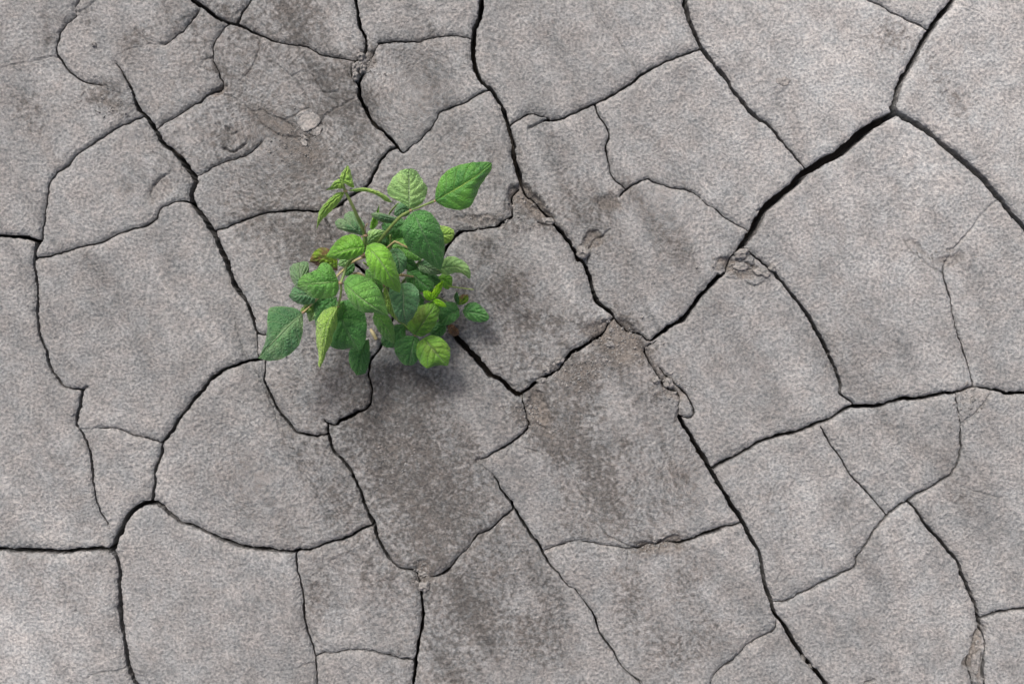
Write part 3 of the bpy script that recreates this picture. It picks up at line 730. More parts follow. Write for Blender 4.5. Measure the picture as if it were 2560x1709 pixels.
def leaf_material(name, dark, light, vein, gloss=0.5, rough=0.42, crinkle=0.6, blotch=None, bl_amt=0.0, trans=0.25):
    m = bpy.data.materials.new(name)
    nt, N, L = nodes_of(m)
    out = N('ShaderNodeOutputMaterial'); bs = N('ShaderNodeBsdfPrincipled')
    tc = N('ShaderNodeTexCoord')
    s = N('ShaderNodeAttribute', attribute_name='vein_s'); a = N('ShaderNodeAttribute', attribute_name='across')
    nz = N('ShaderNodeTexNoise'); nz.inputs['Scale'].default_value = 55; nz.inputs['Detail'].default_value = 4
    nf = N('ShaderNodeTexNoise'); nf.inputs['Scale'].default_value = 520; nf.inputs['Detail'].default_value = 4; nf.inputs['Roughness'].default_value = 0.6
    vo = N('ShaderNodeTexVoronoi', feature='DISTANCE_TO_EDGE'); vo.inputs['Scale'].default_value = 250
    for n in (nz, nf, vo): L(tc.outputs['Object'], n.inputs['Vector'])
    dark = tuple(c * g for c, g in zip(dark, (1.55, 1.42, 1.05))); light = tuple(c * g for c, g in zip(light, (1.75, 1.55, 1.15)))
    # secondary veins: lines of whole vein_s
    pp = N('ShaderNodeMath', operation='PINGPONG'); pp.inputs[1].default_value = 0.5; L(s.outputs['Fac'], pp.inputs[0])
    v1 = N('ShaderNodeMapRange', interpolation_type='SMOOTHSTEP'); v1.inputs['From Min'].default_value = 0.01; v1.inputs['From Max'].default_value = 0.055
    v1.inputs['To Min'].default_value = 1; v1.inputs['To Max'].default_value = 0
    L(pp.outputs[0], v1.inputs[0])
    v1s = N('ShaderNodeMath', operation='MULTIPLY'); v1s.inputs[1].default_value = 0.42; L(v1.outputs[0], v1s.inputs[0])
    v0 = N('ShaderNodeMapRange', interpolation_type='SMOOTHSTEP'); v0.inputs['From Min'].default_value = 0.018; v0.inputs['From Max'].default_value = 0.055
    v0.inputs['To Min'].default_value = 1; v0.inputs['To Max'].default_value = 0
    L(a.outputs['Fac'], v0.inputs[0])
    vm = N('ShaderNodeMath', operation='MAXIMUM'); L(v0.outputs[0], vm.inputs[0]); L(v1s.outputs[0], vm.inputs[1])
    rmp = N('ShaderNodeValToRGB'); rmp.color_ramp.elements[0].position = 0.33; rmp.color_ramp.elements[1].position = 0.68
    rmp.color_ramp.elements[0].color = (*dark, 1); rmp.color_ramp.elements[1].color = (*light, 1)
    L(nz.outputs[0], rmp.inputs[0])
    col = rmp.outputs[0]
    # net of tiny veins
    vr = N('ShaderNodeMapRange'); vr.inputs['From Min'].default_value = 0.0; vr.inputs['From Max'].default_value = 0.18; vr.inputs['To Min'].default_value = 0.13; vr.inputs['To Max'].default_value = 0.0
    L(vo.outputs[0], vr.inputs[0])
    mz = N('ShaderNodeMixRGB'); mz.inputs[2].default_value = (*vein, 1); L(vr.outputs[0], mz.inputs[0]); L(col, mz.inputs[1]); col = mz.outputs[0]
    # margin slightly paler
    mg = N('ShaderNodeMapRange'); mg.inputs['From Min'].default_value = 0.955; mg.inputs['From Max'].default_value = 1.0; mg.inputs['To Max'].default_value = 0.6
    L(a.outputs['Fac'], mg.inputs[0])
    mm = N('ShaderNodeMath', operation='MAXIMUM'); L(mg.outputs[0], mm.inputs[0]); L(vm.outputs[0], mm.inputs[1])
    mv = N('ShaderNodeMixRGB'); mv.inputs[2].default_value = (*vein, 1); L(mm.outputs[0], mv.inputs[0]); L(col, mv.inputs[1]); col = mv.outputs[0]
    if blotch:
        nb = N('ShaderNodeTexNoise'); nb.inputs['Scale'].default_value = 42; nb.inputs['Detail'].default_value = 3; L(tc.outputs['Object'], nb.inputs['Vector'])
        br = N('ShaderNodeMapRange', interpolation_type='SMOOTHSTEP'); br.inputs['From Min'].default_value = 0.62 - 0.25 * bl_amt; br.inputs['From Max'].default_value = 0.76 - 0.2 * bl_amt
        L(nb.outputs[0], br.inputs[0])
        mb = N('ShaderNodeMixRGB'); mb.inputs[2].default_value = (*blotch, 1); L(br.outputs[0], mb.inputs[0]); L(col, mb.inputs[1]); col = mb.outputs[0]
    L(col, bs.inputs['Base Color'])
    bs.inputs['Roughness'].default_value = rough - 0.06
    bs.inputs['Sheen Weight'].default_value = 0.25; bs.inputs['Sheen Roughness'].default_value = 0.4
    bs.inputs['Specular IOR Level'].default_value = gloss
    # relief: sunken veins, quilted crinkles between them
    h1 = N('ShaderNodeMath', operation='MULTIPLY'); h1.inputs[1].default_value = -0.9; L(vm.outputs[0], h1.inputs[0])
    h2 = N('ShaderNodeMath', operation='MULTIPLY_ADD'); h2.inputs[1].default_value = 1.1 * crinkle; L(vo.outputs[0], h2.inputs[0]); L(h1.outputs[0], h2.inputs[2])
    h3 = N('ShaderNodeMath', operation='MULTIPLY_ADD'); h3.inputs[1].default_value = 0.9 * crinkle; L(nf.outputs[0], h3.inputs[0]); L(h2.outputs[0], h3.inputs[2])
    b = N('ShaderNodeBump'); b.inputs['Strength'].default_value = 0.95; b.inputs['Distance'].default_value = 0.0022
    L(h3.outputs[0], b.inputs['Height']); L(b.outputs[0], bs.inputs['Normal'])
    tr = N('ShaderNodeBsdfTranslucent'); L(b.outputs[0], tr.inputs['Normal'])
    tcx = N('ShaderNodeMixRGB', blend_type='MULTIPLY'); tcx.inputs[0].default_value = 1; tcx.inputs[2].default_value = (1.3, 1.35, 0.45, 1); L(col, tcx.inputs[1])
    L(tcx.outputs[0], tr.inputs['Color'])
    mxs = N('ShaderNodeMixShader'); mxs.inputs[0].default_value = trans
    L(bs.outputs[0], mxs.inputs[1]); L(tr.outputs[0], mxs.inputs[2]); L(mxs.outputs[0], out.inputs[0])
    return m

MAT = {
 'bright': leaf_material('leaf_bright_green', (0.085, 0.265, 0.030), (0.130, 0.350, 0.045), (0.27, 0.48, 0.12), .5, .42, .6),
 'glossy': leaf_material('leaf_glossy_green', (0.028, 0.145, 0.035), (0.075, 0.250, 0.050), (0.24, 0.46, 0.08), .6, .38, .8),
 'mid': leaf_material('leaf_mid_green', (0.060, 0.215, 0.048), (0.100, 0.290, 0.070), (0.24, 0.44, 0.14), .5, .42, .9),
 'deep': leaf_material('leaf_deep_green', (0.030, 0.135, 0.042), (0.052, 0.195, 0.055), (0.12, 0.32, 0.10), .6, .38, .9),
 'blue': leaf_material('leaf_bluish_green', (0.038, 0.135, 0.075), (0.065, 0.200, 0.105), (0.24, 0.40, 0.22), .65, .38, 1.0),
 'pale': leaf_material('leaf_pale_green', (0.135, 0.310, 0.140), (0.225, 0.420, 0.200), (0.36, 0.54, 0.28), .6, .42, 1.1),
 'lime': leaf_material('leaf_young_lime', (0.150, 0.330, 0.065), (0.250, 0.440, 0.115), (0.38, 0.56, 0.22), .5, .42, 1.3, trans=.25),
 'neon': leaf_material('leaf_new_shoot', (0.150, 0.400, 0.012), (0.240, 0.500, 0.020), (0.36, 0.58, 0.06), .4, .45, .4, trans=.4),
 'yellow': leaf_material('leaf_yellowing', (0.060, 0.190, 0.030), (0.110, 0.260, 0.040), (0.17, 0.31, 0.08), .4, .45, .7, blotch=(0.17, 0.28, 0.050), bl_amt=.3),
 'silver': leaf_material('leaf_mottled', (0.030, 0.120, 0.065), (0.070, 0.200, 0.100), (0.27, 0.42, 0.23), .65, .38, 1.3, blotch=(0.20, 0.35, 0.17), bl_amt=.75),
 'rust': leaf_material('leaf_rusty', (0.075, 0.190, 0.014), (0.130, 0.250, 0.020), (0.17, 0.20, 0.06), .35, .5, .6, blotch=(0.16, 0.065, 0.045), bl_amt=.85),
 'brown': leaf_material('leaf_dead_brown', (0.095, 0.055, 0.038), (0.180, 0.110, 0.075), (0.22, 0.14, 0.10), .2, .7, .9, trans=.1),
}
def stem_material(name, c1, c2):
    m = bpy.data.materials.new(name)
    nt, N, L = nodes_of(m)
    out = N('ShaderNodeOutputMaterial'); bs = N('ShaderNodeBsdfPrincipled'); L(bs.outputs[0], out.inputs[0])
    tc = N('ShaderNodeTexCoord'); n = N('ShaderNodeTexNoise'); n.inputs['Scale'].default_value = 90; n.inputs['Detail'].default_value = 4; L(tc.outputs['Object'], n.inputs['Vector'])
    r = N('ShaderNodeValToRGB'); r.color_ramp.elements[0].position = .35; r.color_ramp.elements[1].position = .65
    r.color_ramp.elements[0].color = (*c1, 1); r.color_ramp.elements[1].color = (*c2, 1)
    L(n.outputs[0], r.inputs[0]); L(r.outputs[0], bs.inputs['Base Color']); bs.inputs['Roughness'].default_value = .5
    b = N('ShaderNodeBump'); b.inputs['Strength'].default_value = .5; b.inputs['Distance'].default_value = .0004
    L(n.outputs[0], b.inputs['Height']); L(b.outputs[0], bs.inputs['Normal'])
    return m
STEM = stem_material('stem_green', (0.10, 0.19, 0.035), (0.22, 0.28, 0.09))
STRAW = stem_material('stem_straw', (0.33, 0.27, 0.12), (0.48, 0.42, 0.24))
NODEM = stem_material('stem_node', (0.24, 0.15, 0.09), (0.36, 0.28, 0.17))
GREENST = stem_material('stem_light_green', (0.20, 0.30, 0.06), (0.30, 0.38, 0.10))

plant = bpy.data.objects.new('bean_plant', None)
plant.empty_display_size = 0.05
BASE5 = (945, 955)
pb = P5(*BASE5, 0.0)
plant.location = pb
link(plant)
tag(plant, 'bushy green bean plant with oval three-part leaves growing from a crack in the dry mud', 'plant')
PB = np.array(pb)

def resample(pts, us):
    P = np.array(catmull(pts, 10))
    L = np.concatenate(([0], np.cumsum(np.linalg.norm(np.diff(P[:, :2], axis=0), axis=1))))
    L /= L[-1]
    return np.stack([np.interp(us, L, P[:, k]) for k in range(P.shape[1])], 1)

leaf_n = [0]
def leaf(mat, mid, left, right, zs, lift=(0.0, 0.0), wave=1.0, name='leaf', parent=plant, origin=None, nvein=6.5, label=None, seed=None):
    """mid: midrib points base->tip; left/right: margin points between base and tip (pixels);
    zs: heights of the midrib from base to tip; lift: height of the left / right margin relative to the midrib"""
    leaf_n[0] += 1
    r = np.random.default_rng(500 + (seed or leaf_n[0]))
    NU, NV = 44, 15
    us = np.linspace(0, 1, NU)
    us = 0.5 - 0.5 * np.cos(np.pi * us) * (1 - 0.25) - 0.25 * (1 - 2 * us) * 0.5
    us = (us - us[0]) / (us[-1] - us[0])
    M = resample(mid, us); A = resample([mid[0]] + left + [mid[-1]], us); B = resample([mid[0]] + right + [mid[-1]], us)
    zc = np.interp(us, np.linspace(0, 1, len(zs)), zs)
    z2 = np.convolve(np.pad(zc, 4, mode='edge'), np.ones(9) / 9, 'valid'); zc = z2
    prof = np.sin(np.pi * np.clip(us, 0, 1)) ** 0.7
    # ripple of the margin
    k1, k2 = r.uniform(2.2, 4.0, 2); p1, p2 = r.uniform(0, 6.28, 2)
    V = []; S = []; AC = []
    for i, u in enumerate(us):
        for j in range(-NV, NV + 1):
            v = j / NV; a = abs(v)
            E = A[i] if v < 0 else B[i]
            x = M[i, 0] + (E[0] - M[i, 0]) * a; y = M[i, 1] + (E[1] - M[i, 1]) * a
            # tiny unevenness of the outline
            if a == 1 and 0 < i < NU - 1:
                w = math.hypot(E[0] - M[i, 0], E[1] - M[i, 1]) + 1e-6
                jt = 1.3 * math.sin(u * 40 + p1) + 0.9 * math.sin(u * 71 + p2)
                x += (E[0] - M[i, 0]) / w * jt * min(1, w / 20); y += (E[1] - M[i, 1]) / w * jt * min(1, w / 20)
            lf = lift[0] if v < 0 else lift[1]
            z = zc[i] + prof[i] * (lf * a ** 1.4 - 0.0045 * a ** 2.6) - 0.006 * max(0, u - 0.8) ** 2 * 25 * (1 - a) * 0.3
            rp = k1 if v < 0 else k2; ph = p1 if v < 0 else p2
            z += wave * 0.0018 * prof[i] * a * a * math.sin(u * rp * 3.1416 * 2 + ph)
            s = u * nvein - a * 1.75 * (0.9 + 0.25 * u) + (0.18 if v > 0 else 0)
            fr = abs(math.sin(math.pi * s))
            z += 0.0027 * prof[i] * min(1, a * 5) * (fr ** 0.8) * (1 - 0.4 * a)
            z += -0.0006 * math.exp(-(a * 7) ** 2) * prof[i]
            V.append(P5(x, y, z)); S.append(s + 20 if a > 0.03 or True else 0); AC.append(a)
    V = np.array(V)
    org = V[NV]
    o_base = org.copy()
    V = V - o_base
    n = 2 * NV + 1
    Fc = [(i * n + j, i * n + j + 1, (i + 1) * n + j + 1, (i + 1) * n + j) for i in range(NU - 1) for j in range(n - 1)]
    me = bpy.data.meshes.new(name); me.from_pydata(V.tolist(), [], Fc)
    me.polygons.foreach_set('use_smooth', [True] * len(Fc))
    at = me.attributes.new('vein_s', 'FLOAT', 'POINT'); at.data.foreach_set('value', np.array(S, dtype=np.float32))
    at = me.attributes.new('across', 'FLOAT', 'POINT'); at.data.foreach_set('value', np.array(AC, dtype=np.float32))
    me.materials.append(MAT[mat])
    o = bpy.data.objects.new(name, me)
    o.location = o_base - (PB if parent is plant else 0)
    link(o, parent)
    if label: o['label'] = label
    return o

def tube(name, mat, pts, rad, parent=plant, nodes=None, ribs=0.12, org=None):
    """pts: (x, y, z) with x, y in picture pixels; rad: radii in metres along it"""
    C = np.array([P5(*p) for p in catmull(pts, 8)])
    n = len(C); R = np.interp(np.linspace(0, 1, n), np.linspace(0, 1, len(rad)), rad) * 1.2
    NS = 10; V = []; Fc = []
    for i in range(n):
        t = C[min(i + 1, n - 1)] - C[max(i - 1, 0)]; t /= (np.linalg.norm(t) + 1e-9)
        a = np.cross(t, [0.3, 0.2, 0.93]); a /= (np.linalg.norm(a) + 1e-9); b = np.cross(t, a)
        for k in range(NS):
            f = 2 * math.pi * k / NS
            rr = R[i] * (1 + ribs * math.cos(3 * f)) * (1 + 0.05 * math.sin(i * 1.9 + k))
            V.append(C[i] + a * rr * math.cos(f) + b * rr * math.sin(f))
    for i in range(n - 1):
        for k in range(NS):
            Fc.append((i * NS + k, i * NS + (k + 1) % NS, (i + 1) * NS + (k + 1) % NS, (i + 1) * NS + k))
    Fc.append(tuple(range(NS - 1, -1, -1))); Fc.append(tuple((n - 1) * NS + k for k in range(NS)))
    org = C[0]
    me = bpy.data.meshes.new(name); me.from_pydata((np.array(V) - org).tolist(), [], Fc)
    me.polygons.foreach_set('use_smooth', [True] * len(Fc))
    me.materials.append(mat)
    o = bpy.data.objects.new(name, me); o.location = org - (PB if parent is plant else 0)
    link(o, parent)
    return o

# stems ------------------------------------------------------------
BX, BY = BASE5
tube('stem', STEM, [(BX, BY, -0.02), (930, 860, .05), (870, 740, .11), (795, 640, .178), (785, 545, .196), (740, 440, .214), (700, 350, .226), (657, 265, .236), (640, 208, .244)],
     [.0022, .0021, .0019, .0017, .0014, .0012, .0010])
tube('stem', STEM, [(870, 740, .11), (872, 640, .135), (905, 580, .150), (960, 510, .162), (1030, 435, .170), (1100, 395, .174)], [.0015, .0015, .0013])
tube('petiole', STEM, [(1100, 393, .174), (1150, 375, .175), (1210, 350, .176), (1262, 330, .176)], [.0010, .0009, .0011])
tube('petiole', STEM, [(795, 660, .172), (740, 700, .168), (685, 740, .165), (660, 790, .166), (640, 850, .168), (625, 885, .169)], [.0014, .0012, .0012])
tube('petiole', STRAW, [(790, 708, .150), (735, 728, .146), (690, 755, .140), (640, 800, .135), (592, 850, .128), (500, 960, .118), (372, 1085, .112)], [.0012, .0011, .0010, .0009])
tube('petiole', STEM, [(625, 885, .169), (630, 930, .163), (622, 990, .156), (608, 1045, .150)], [.0010, .0009, .0010])
tube('petiole', STRAW, [(900, 680, .095), (945, 642, .108), (985, 608, .114), (1000, 606, .114), (1045, 628, .112), (1100, 655, .108)], [.0010, .0009, .0010, .0008])
tube('petiole', STRAW, [(980, 850, .070), (1025, 832, .085), (1065, 834, .090), (1120, 842, .088)], [.0013, .0014, .0009])
tube('petiole', GREENST, [(1180, 890, .055), (1260, 895, .062), (1320, 903, .066), (1420, 915, .070), (1525, 929, .074)], [.0009, .0009, .0006, .0004])
tube('petiole', STEM, [(1180, 940, .040), (1270, 975, .045), (1340, 1010, .046), (1425, 1062, .046)], [.0009, .0007])
tube('petiole', STEM, [(960, 980, .02), (1000, 1120, .045), (1060, 1170, .055), (1130, 1240, .066)], [.0012, .0010, .0009])
tube('petiole', STEM, [(780, 745, .110), (830, 785, .100), (880, 840, .085), (930, 900, .06)], [.0009, .0010])
tube('petiole', STRAW, [(710, 822, .095), (750, 820, .098), (800, 845, .090), (860, 880, .07)], [.0009, .0009])
tube('petiole', STEM, [(930, 470, .10), (965, 400, .118), (1015, 345, .128)], [.0008, .0008])
tube('stem', GREENST, [(930, 1010, .0), (918, 980, .04), (925, 930, .07), (915, 880, .09), (905, 820, .11)], [.0016, .0014, .0012])
tube('stem', STEM, [(970, 990, -.01), (1030, 900, .03), (1085, 830, .06), (1140, 760, .085), (1165, 735, .09)], [.0016, .0014, .0010])
tube('petiole', STEM, [(1165, 735, .09), (1240, 790, .092), (1290, 798, .094)], [.0009, .0008])
tube('stem', STEM, [(965, 960, .0), (955, 780, .07), (965, 640, .10), (960, 560, .115)], [.0013, .0010])
tube('petiole', STEM, [(1000, 980, .0), (1130, 960, .035), (1180, 990, .05), (1240, 1005, .085)], [.0011, .0008])
for (x, y, z, rr) in [(795, 560, .195, .0022), (793, 632, .182, .0024), (780, 700, .160, .0026), (657, 262, .236, .0018), (1100, 393, .174, .0019), (625, 883, .169, .0020), (1262, 330, .176, .0014),
                      (610, 1042, .150, .0013), (372, 1083, .112, .0016), (915, 900, .088, .0022), (1130, 1238, .066, .0013), (1050, 833, .090, .0017)]:
    tube('node', NODEM, [(x - 3, y + 5, z - .002), (x, y, z), (x + 2, y - 5, z + .001)], [rr * .5, rr, rr * .6])
for (pts) in [[(796, 560, .195), (790, 520, .203), (800, 490, .210)], [(797, 500, .208), (806, 480, .212)], [(778, 570, .19), (762, 572, .192)], [(775, 690, .165), (745, 690, .168)], [(905, 900, .09), (898, 925, .092)], [(925, 905, .09), (935, 880, .095)]]:
    if len(pts) < 3: pts = [pts[0], tuple((a + b) / 2 + 0.001 for a, b in zip(pts[0], pts[1])), pts[1]]
    tube('stipule', NODEM, pts, [.0007, .0003])

# leaves (base -> tip) ---------------------------------------------
leaf('glossy', [(1262, 330), (1440, 228), (1560, 150), (1648, 72)], [(1268, 265), (1290, 195), (1330, 140), (1400, 97), (1500, 72), (1600, 66)],
     [(1310, 362), (1370, 384), (1440, 390), (1502, 366), (1540, 300), (1568, 232), (1612, 168), (1643, 120)], (.176, .188, .190, .176), (.004, -.012))
leaf('pale', [(1090, 382), (1088, 250), (1088, 112)], [(1040, 345), (960, 300), (938, 255), (955, 215), (985, 165), (1040, 120)],
     [(1135, 372), (1185, 335), (1210, 270), (1210, 235), (1180, 190), (1145, 135), (1115, 113)], (.176, .186, .196), (.0, -.010))
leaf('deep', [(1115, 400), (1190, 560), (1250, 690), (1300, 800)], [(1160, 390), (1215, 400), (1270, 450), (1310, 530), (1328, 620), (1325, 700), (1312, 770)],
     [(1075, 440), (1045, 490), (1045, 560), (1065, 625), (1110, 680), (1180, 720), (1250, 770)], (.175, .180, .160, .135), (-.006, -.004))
leaf('bright', [(800, 632), (890, 730), (960, 840), (1025, 952)], [(850, 614), (905, 622), (960, 670), (990, 740), (1015, 820), (1032, 900)],
     [(792, 690), (802, 750), (830, 810), (880, 865), (940, 910)], (.190, .200, .190, .160), (-.006, -.004), nvein=7)
leaf('bright', [(788, 640), (700, 655), (610, 680), (525, 705)], [(770, 590), (735, 560), (690, 555), (630, 575), (580, 620)],
     [(780, 680), (745, 705), (690, 722), (640, 727), (570, 718)], (.190, .198, .196, .184), (-.002, -.006))
leaf('mid', [(612, 872), (500, 885), (420, 890), (332, 905)], [(590, 825), (565, 775), (520, 745), (485, 760), (460, 795), (400, 820), (350, 850)],
     [(612, 930), (585, 975), (520, 990), (440, 985), (385, 950)], (.169, .178, .176, .160), (.006, -.010))
leaf('mid', [(645, 880), (740, 970), (840, 1040), (950, 1110)], [(670, 845), (710, 825), (780, 838), (860, 890), (905, 960), (935, 1050)],
     [(655, 940), (690, 1010), (730, 1060), (780, 1085), (850, 1085), (900, 1098)], (.169, .176, .168, .145), (-.004, -.006))
leaf('lime', [(610, 1040), (540, 1150), (515, 1280), (500, 1380), (485, 1460)], [(560, 1045), (500, 1080), (465, 1140), (458, 1220), (463, 1300), (478, 1380), (472, 1430)],
     [(600, 1110), (603, 1170), (575, 1230), (565, 1290), (530, 1350), (510, 1410)], (.150, .154, .150, .138, .128), (-.005, -.012))
leaf('silver', [(368, 1085), (255, 1190), (160, 1290), (66, 1392)], [(320, 1055), (240, 1043), (150, 1050), (130, 1110), (128, 1200), (115, 1280), (90, 1350)],
     [(372, 1150), (368, 1220), (345, 1300), (290, 1360), (220, 1400), (140, 1410)], (.112, .122, .122, .110), (.002, -.006))
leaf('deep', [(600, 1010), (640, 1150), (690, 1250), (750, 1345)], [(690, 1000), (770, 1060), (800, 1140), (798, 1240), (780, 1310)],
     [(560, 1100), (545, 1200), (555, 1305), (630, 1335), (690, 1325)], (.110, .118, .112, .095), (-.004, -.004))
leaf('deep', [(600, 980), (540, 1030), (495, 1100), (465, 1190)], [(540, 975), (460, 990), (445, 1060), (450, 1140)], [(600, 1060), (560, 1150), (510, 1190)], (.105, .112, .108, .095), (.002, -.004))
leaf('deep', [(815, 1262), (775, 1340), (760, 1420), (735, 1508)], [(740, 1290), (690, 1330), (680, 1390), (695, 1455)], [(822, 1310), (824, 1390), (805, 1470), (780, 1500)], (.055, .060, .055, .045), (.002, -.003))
leaf('silver', [(400, 950), (355, 860), (345, 745)], [(330, 920), (290, 850), (281, 790), (300, 758)], [(420, 900), (413, 830), (408, 750), (380, 738)], (.130, .140, .138), (-.006, -.002))
leaf('blue', [(455, 990), (380, 965), (275, 975)], [(430, 900), (340, 890), (300, 925)], [(445, 1020), (370, 1032), (310, 1010)], (.125, .130, .120), (.002, -.008))
leaf('pale', [(455, 1000), (415, 1035), (362, 1062)], [(425, 1000), (385, 1020)], [(445, 1050), (390, 1072)], (.10, .106, .10), (-.003, .004), wave=2)
leaf('pale', [(450, 1040), (440, 1090), (415, 1147)], [(415, 1050), (395, 1085), (405, 1125)], [(465, 1080), (455, 1125)], (.10, .104, .09), (-.003, .004), wave=2)
leaf('lime', [(425, 1025), (385, 1060), (350, 1078)], [(400, 1025), (365, 1048)], [(425, 1065), (385, 1085)], (.11, .112, .108), (-.003, .002), wave=2)
leaf('rust', [(605, 780), (510, 715), (413, 743)], [(600, 720), (545, 655), (490, 645), (440, 680)], [(600, 800), (520, 790), (470, 770), (435, 748)], (.095, .105, .10), (.004, -.012))
leaf('silver', [(775, 565), (710, 510), (648, 450)], [(790, 500), (755, 440), (715, 402), (675, 405), (650, 425)], [(720, 552), (655, 535), (605, 515), (588, 482), (600, 455), (625, 448)], (.155, .165, .158), (-.003, -.006), nvein=4.5)
leaf('pale', [(800, 625), (850, 570), (930, 535)], [(798, 560), (830, 525), (890, 522)], [(850, 618), (895, 590), (930, 560)], (.140, .150, .142), (.002, -.012), nvein=5)
leaf('deep', [(800, 640), (840, 600), (890, 580)], [(800, 590), (850, 570)], [(830, 640), (880, 610)], (.115, .120, .115))
leaf('silver', [(1012, 462), (920, 440), (828, 418)], [(980, 435), (910, 413), (860, 408)], [(960, 482), (890, 468), (845, 442)], (.130, .138, .132), (-.002, -.006))
leaf('bright', [(838, 530), (858, 450), (888, 350)], [(823, 505), (838, 450), (868, 400)], [(872, 495), (882, 450), (886, 400)], (.105, .115, .125), (.004, -.010))
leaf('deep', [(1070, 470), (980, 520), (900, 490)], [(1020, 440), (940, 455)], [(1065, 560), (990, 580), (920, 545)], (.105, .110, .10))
leaf('blue', [(1100, 400), (1045, 385), (985, 425)], [(1080, 350), (1020, 345), (995, 385)], [(1080, 430), (1020, 440)], (.145, .148, .14))
leaf('mid', [(950, 610), (1050, 640), (1180, 725)], [(1000, 568), (1070, 570), (1140, 640)], [(990, 660), (1080, 715), (1140, 735)], (.100, .108, .10))
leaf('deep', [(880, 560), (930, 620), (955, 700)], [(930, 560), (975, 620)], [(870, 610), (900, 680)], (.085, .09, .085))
leaf('lime', [(1250, 570), (1330, 560), (1397, 552)], [(1280, 500), (1345, 503), (1385, 522)], [(1290, 625), (1345, 618), (1380, 590)], (.085, .090, .086), (.0, -.003))
leaf('blue', [(965, 655), (1015, 720), (1025, 825)], [(1020, 652), (1066, 705), (1072, 765), (1050, 808)], [(950, 700), (970, 780), (1000, 822)], (.125, .132, .12), (.002, -.004), nvein=7)
leaf('blue', [(1035, 890), (1050, 960), (1050, 1060), (1065, 1158)], [(1090, 882), (1145, 925), (1158, 1000), (1135, 1080), (1100, 1135)], [(985, 898), (952, 935), (965, 1010), (990, 1090), (1025, 1145)],
     (.130, .138, .134, .115), (-.002, .004), nvein=7)
leaf('mid', [(850, 1085), (930, 1180), (990, 1295)], [(930, 1090), (975, 1150), (990, 1220)], [(845, 1140), (890, 1220), (940, 1270)], (.110, .116, .100), (-.006, -.006))
leaf('lime', [(925, 905), (945, 990), (1000, 1140)], [(950, 950), (975, 1050)], [(915, 960), (945, 1070)], (.100, .105, .09), (-.003, .003), wave=2)
leaf('pale', [(925, 990), (930, 1040), (960, 1100)], [(950, 1010), (960, 1060)], [(915, 1020), (930, 1070)], (.090, .095, .085), (-.003, .003), wave=2)
leaf('yellow', [(1128, 1235), (1190, 1140), (1240, 1070), (1282, 1006)], [(1075, 1185), (1095, 1110), (1150, 1045), (1200, 1025), (1245, 1008)], [(1170, 1246), (1230, 1215), (1275, 1150), (1293, 1080), (1290, 1030)],
     (.070, .082, .084, .080), (-.002, -.004))
leaf('deep', [(1128, 1242), (1110, 1320), (1085, 1440)], [(1155, 1262), (1165, 1320), (1155, 1390), (1120, 1435)], [(1060, 1243), (1000, 1280), (990, 1340), (1020, 1400), (1052, 1434)], (.064, .066, .052), (-.002, -.002), nvein=5)
leaf('yellow', [(1188, 1256), (1250, 1330), (1300, 1390), (1350, 1443)], [(1230, 1236), (1290, 1248), (1335, 1280), (1366, 1330), (1363, 1400)], [(1150, 1285), (1136, 1340), (1150, 1400), (1205, 1460), (1270, 1443)],
     (.070, .078, .074, .064), (-.002, -.004), nvein=5.5)
leaf('neon', [(1238, 1000), (1280, 950), (1320, 870)], [(1238, 960), (1270, 900)], [(1272, 985), (1308, 930)], (.085, .095, .105), (.003, -.003))
leaf('neon', [(1238, 1000), (1208, 972), (1183, 940)], [(1245, 960), (1218, 935)], [(1218, 1002), (1186, 975)], (.085, .092, .09))
leaf('neon', [(1245, 1003), (1295, 1015), (1345, 1046)], [(1280, 990), (1325, 1015)], [(1270, 1030), (1312, 1047)], (.085, .090, .085))
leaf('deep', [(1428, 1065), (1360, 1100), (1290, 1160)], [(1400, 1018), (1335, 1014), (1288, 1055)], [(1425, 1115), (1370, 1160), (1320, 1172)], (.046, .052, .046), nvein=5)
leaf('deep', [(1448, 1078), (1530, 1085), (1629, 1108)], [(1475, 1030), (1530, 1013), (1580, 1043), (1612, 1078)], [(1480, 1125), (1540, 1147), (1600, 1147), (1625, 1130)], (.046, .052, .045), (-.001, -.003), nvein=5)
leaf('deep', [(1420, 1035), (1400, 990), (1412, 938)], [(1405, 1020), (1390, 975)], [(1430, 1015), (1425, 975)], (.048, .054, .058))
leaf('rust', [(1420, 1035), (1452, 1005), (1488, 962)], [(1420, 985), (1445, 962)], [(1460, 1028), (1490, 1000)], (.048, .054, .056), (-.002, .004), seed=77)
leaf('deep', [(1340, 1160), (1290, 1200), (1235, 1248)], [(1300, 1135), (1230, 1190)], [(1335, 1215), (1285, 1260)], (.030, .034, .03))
leaf('deep', [(1062, 1165), (980, 1240), (903, 1305)], [(1000, 1165), (920, 1215), (900, 1260)], [(1062, 1250), (1005, 1310), (945, 1322)], (.055, .06, .05))
leaf('pale', [(1285, 795), (1370, 775), (1440, 790), (1503, 853)], [(1305, 740), (1360, 704), (1420, 715), (1475, 752), (1503, 805)], [(1335, 832), (1400, 815), (1450, 822), (1488, 852)], (.094, .102, .10, .085), (.002, -.006))
leaf('deep', [(1075, 795), (1160, 870), (1252, 935)], [(1150, 780), (1220, 825), (1255, 880)], [(1070, 870), (1130, 935), (1200, 948)], (.080, .088, .08))
leaf('silver', [(1145, 750), (1230, 790), (1320, 820)], [(1190, 730), (1270, 765)], [(1160, 800), (1250, 830)], (.090, .098, .09))
leaf('bright', [(1285, 840), (1335, 870), (1378, 905)], [(1330, 820), (1380, 845)], [(1295, 890), (1345, 927)], (.065, .070, .065))
leaf('mid', [(795, 795), (850, 860), (905, 955)], [(840, 790), (890, 845), (912, 900)], [(790, 850), (835, 930), (880, 962)], (.115, .122, .11))
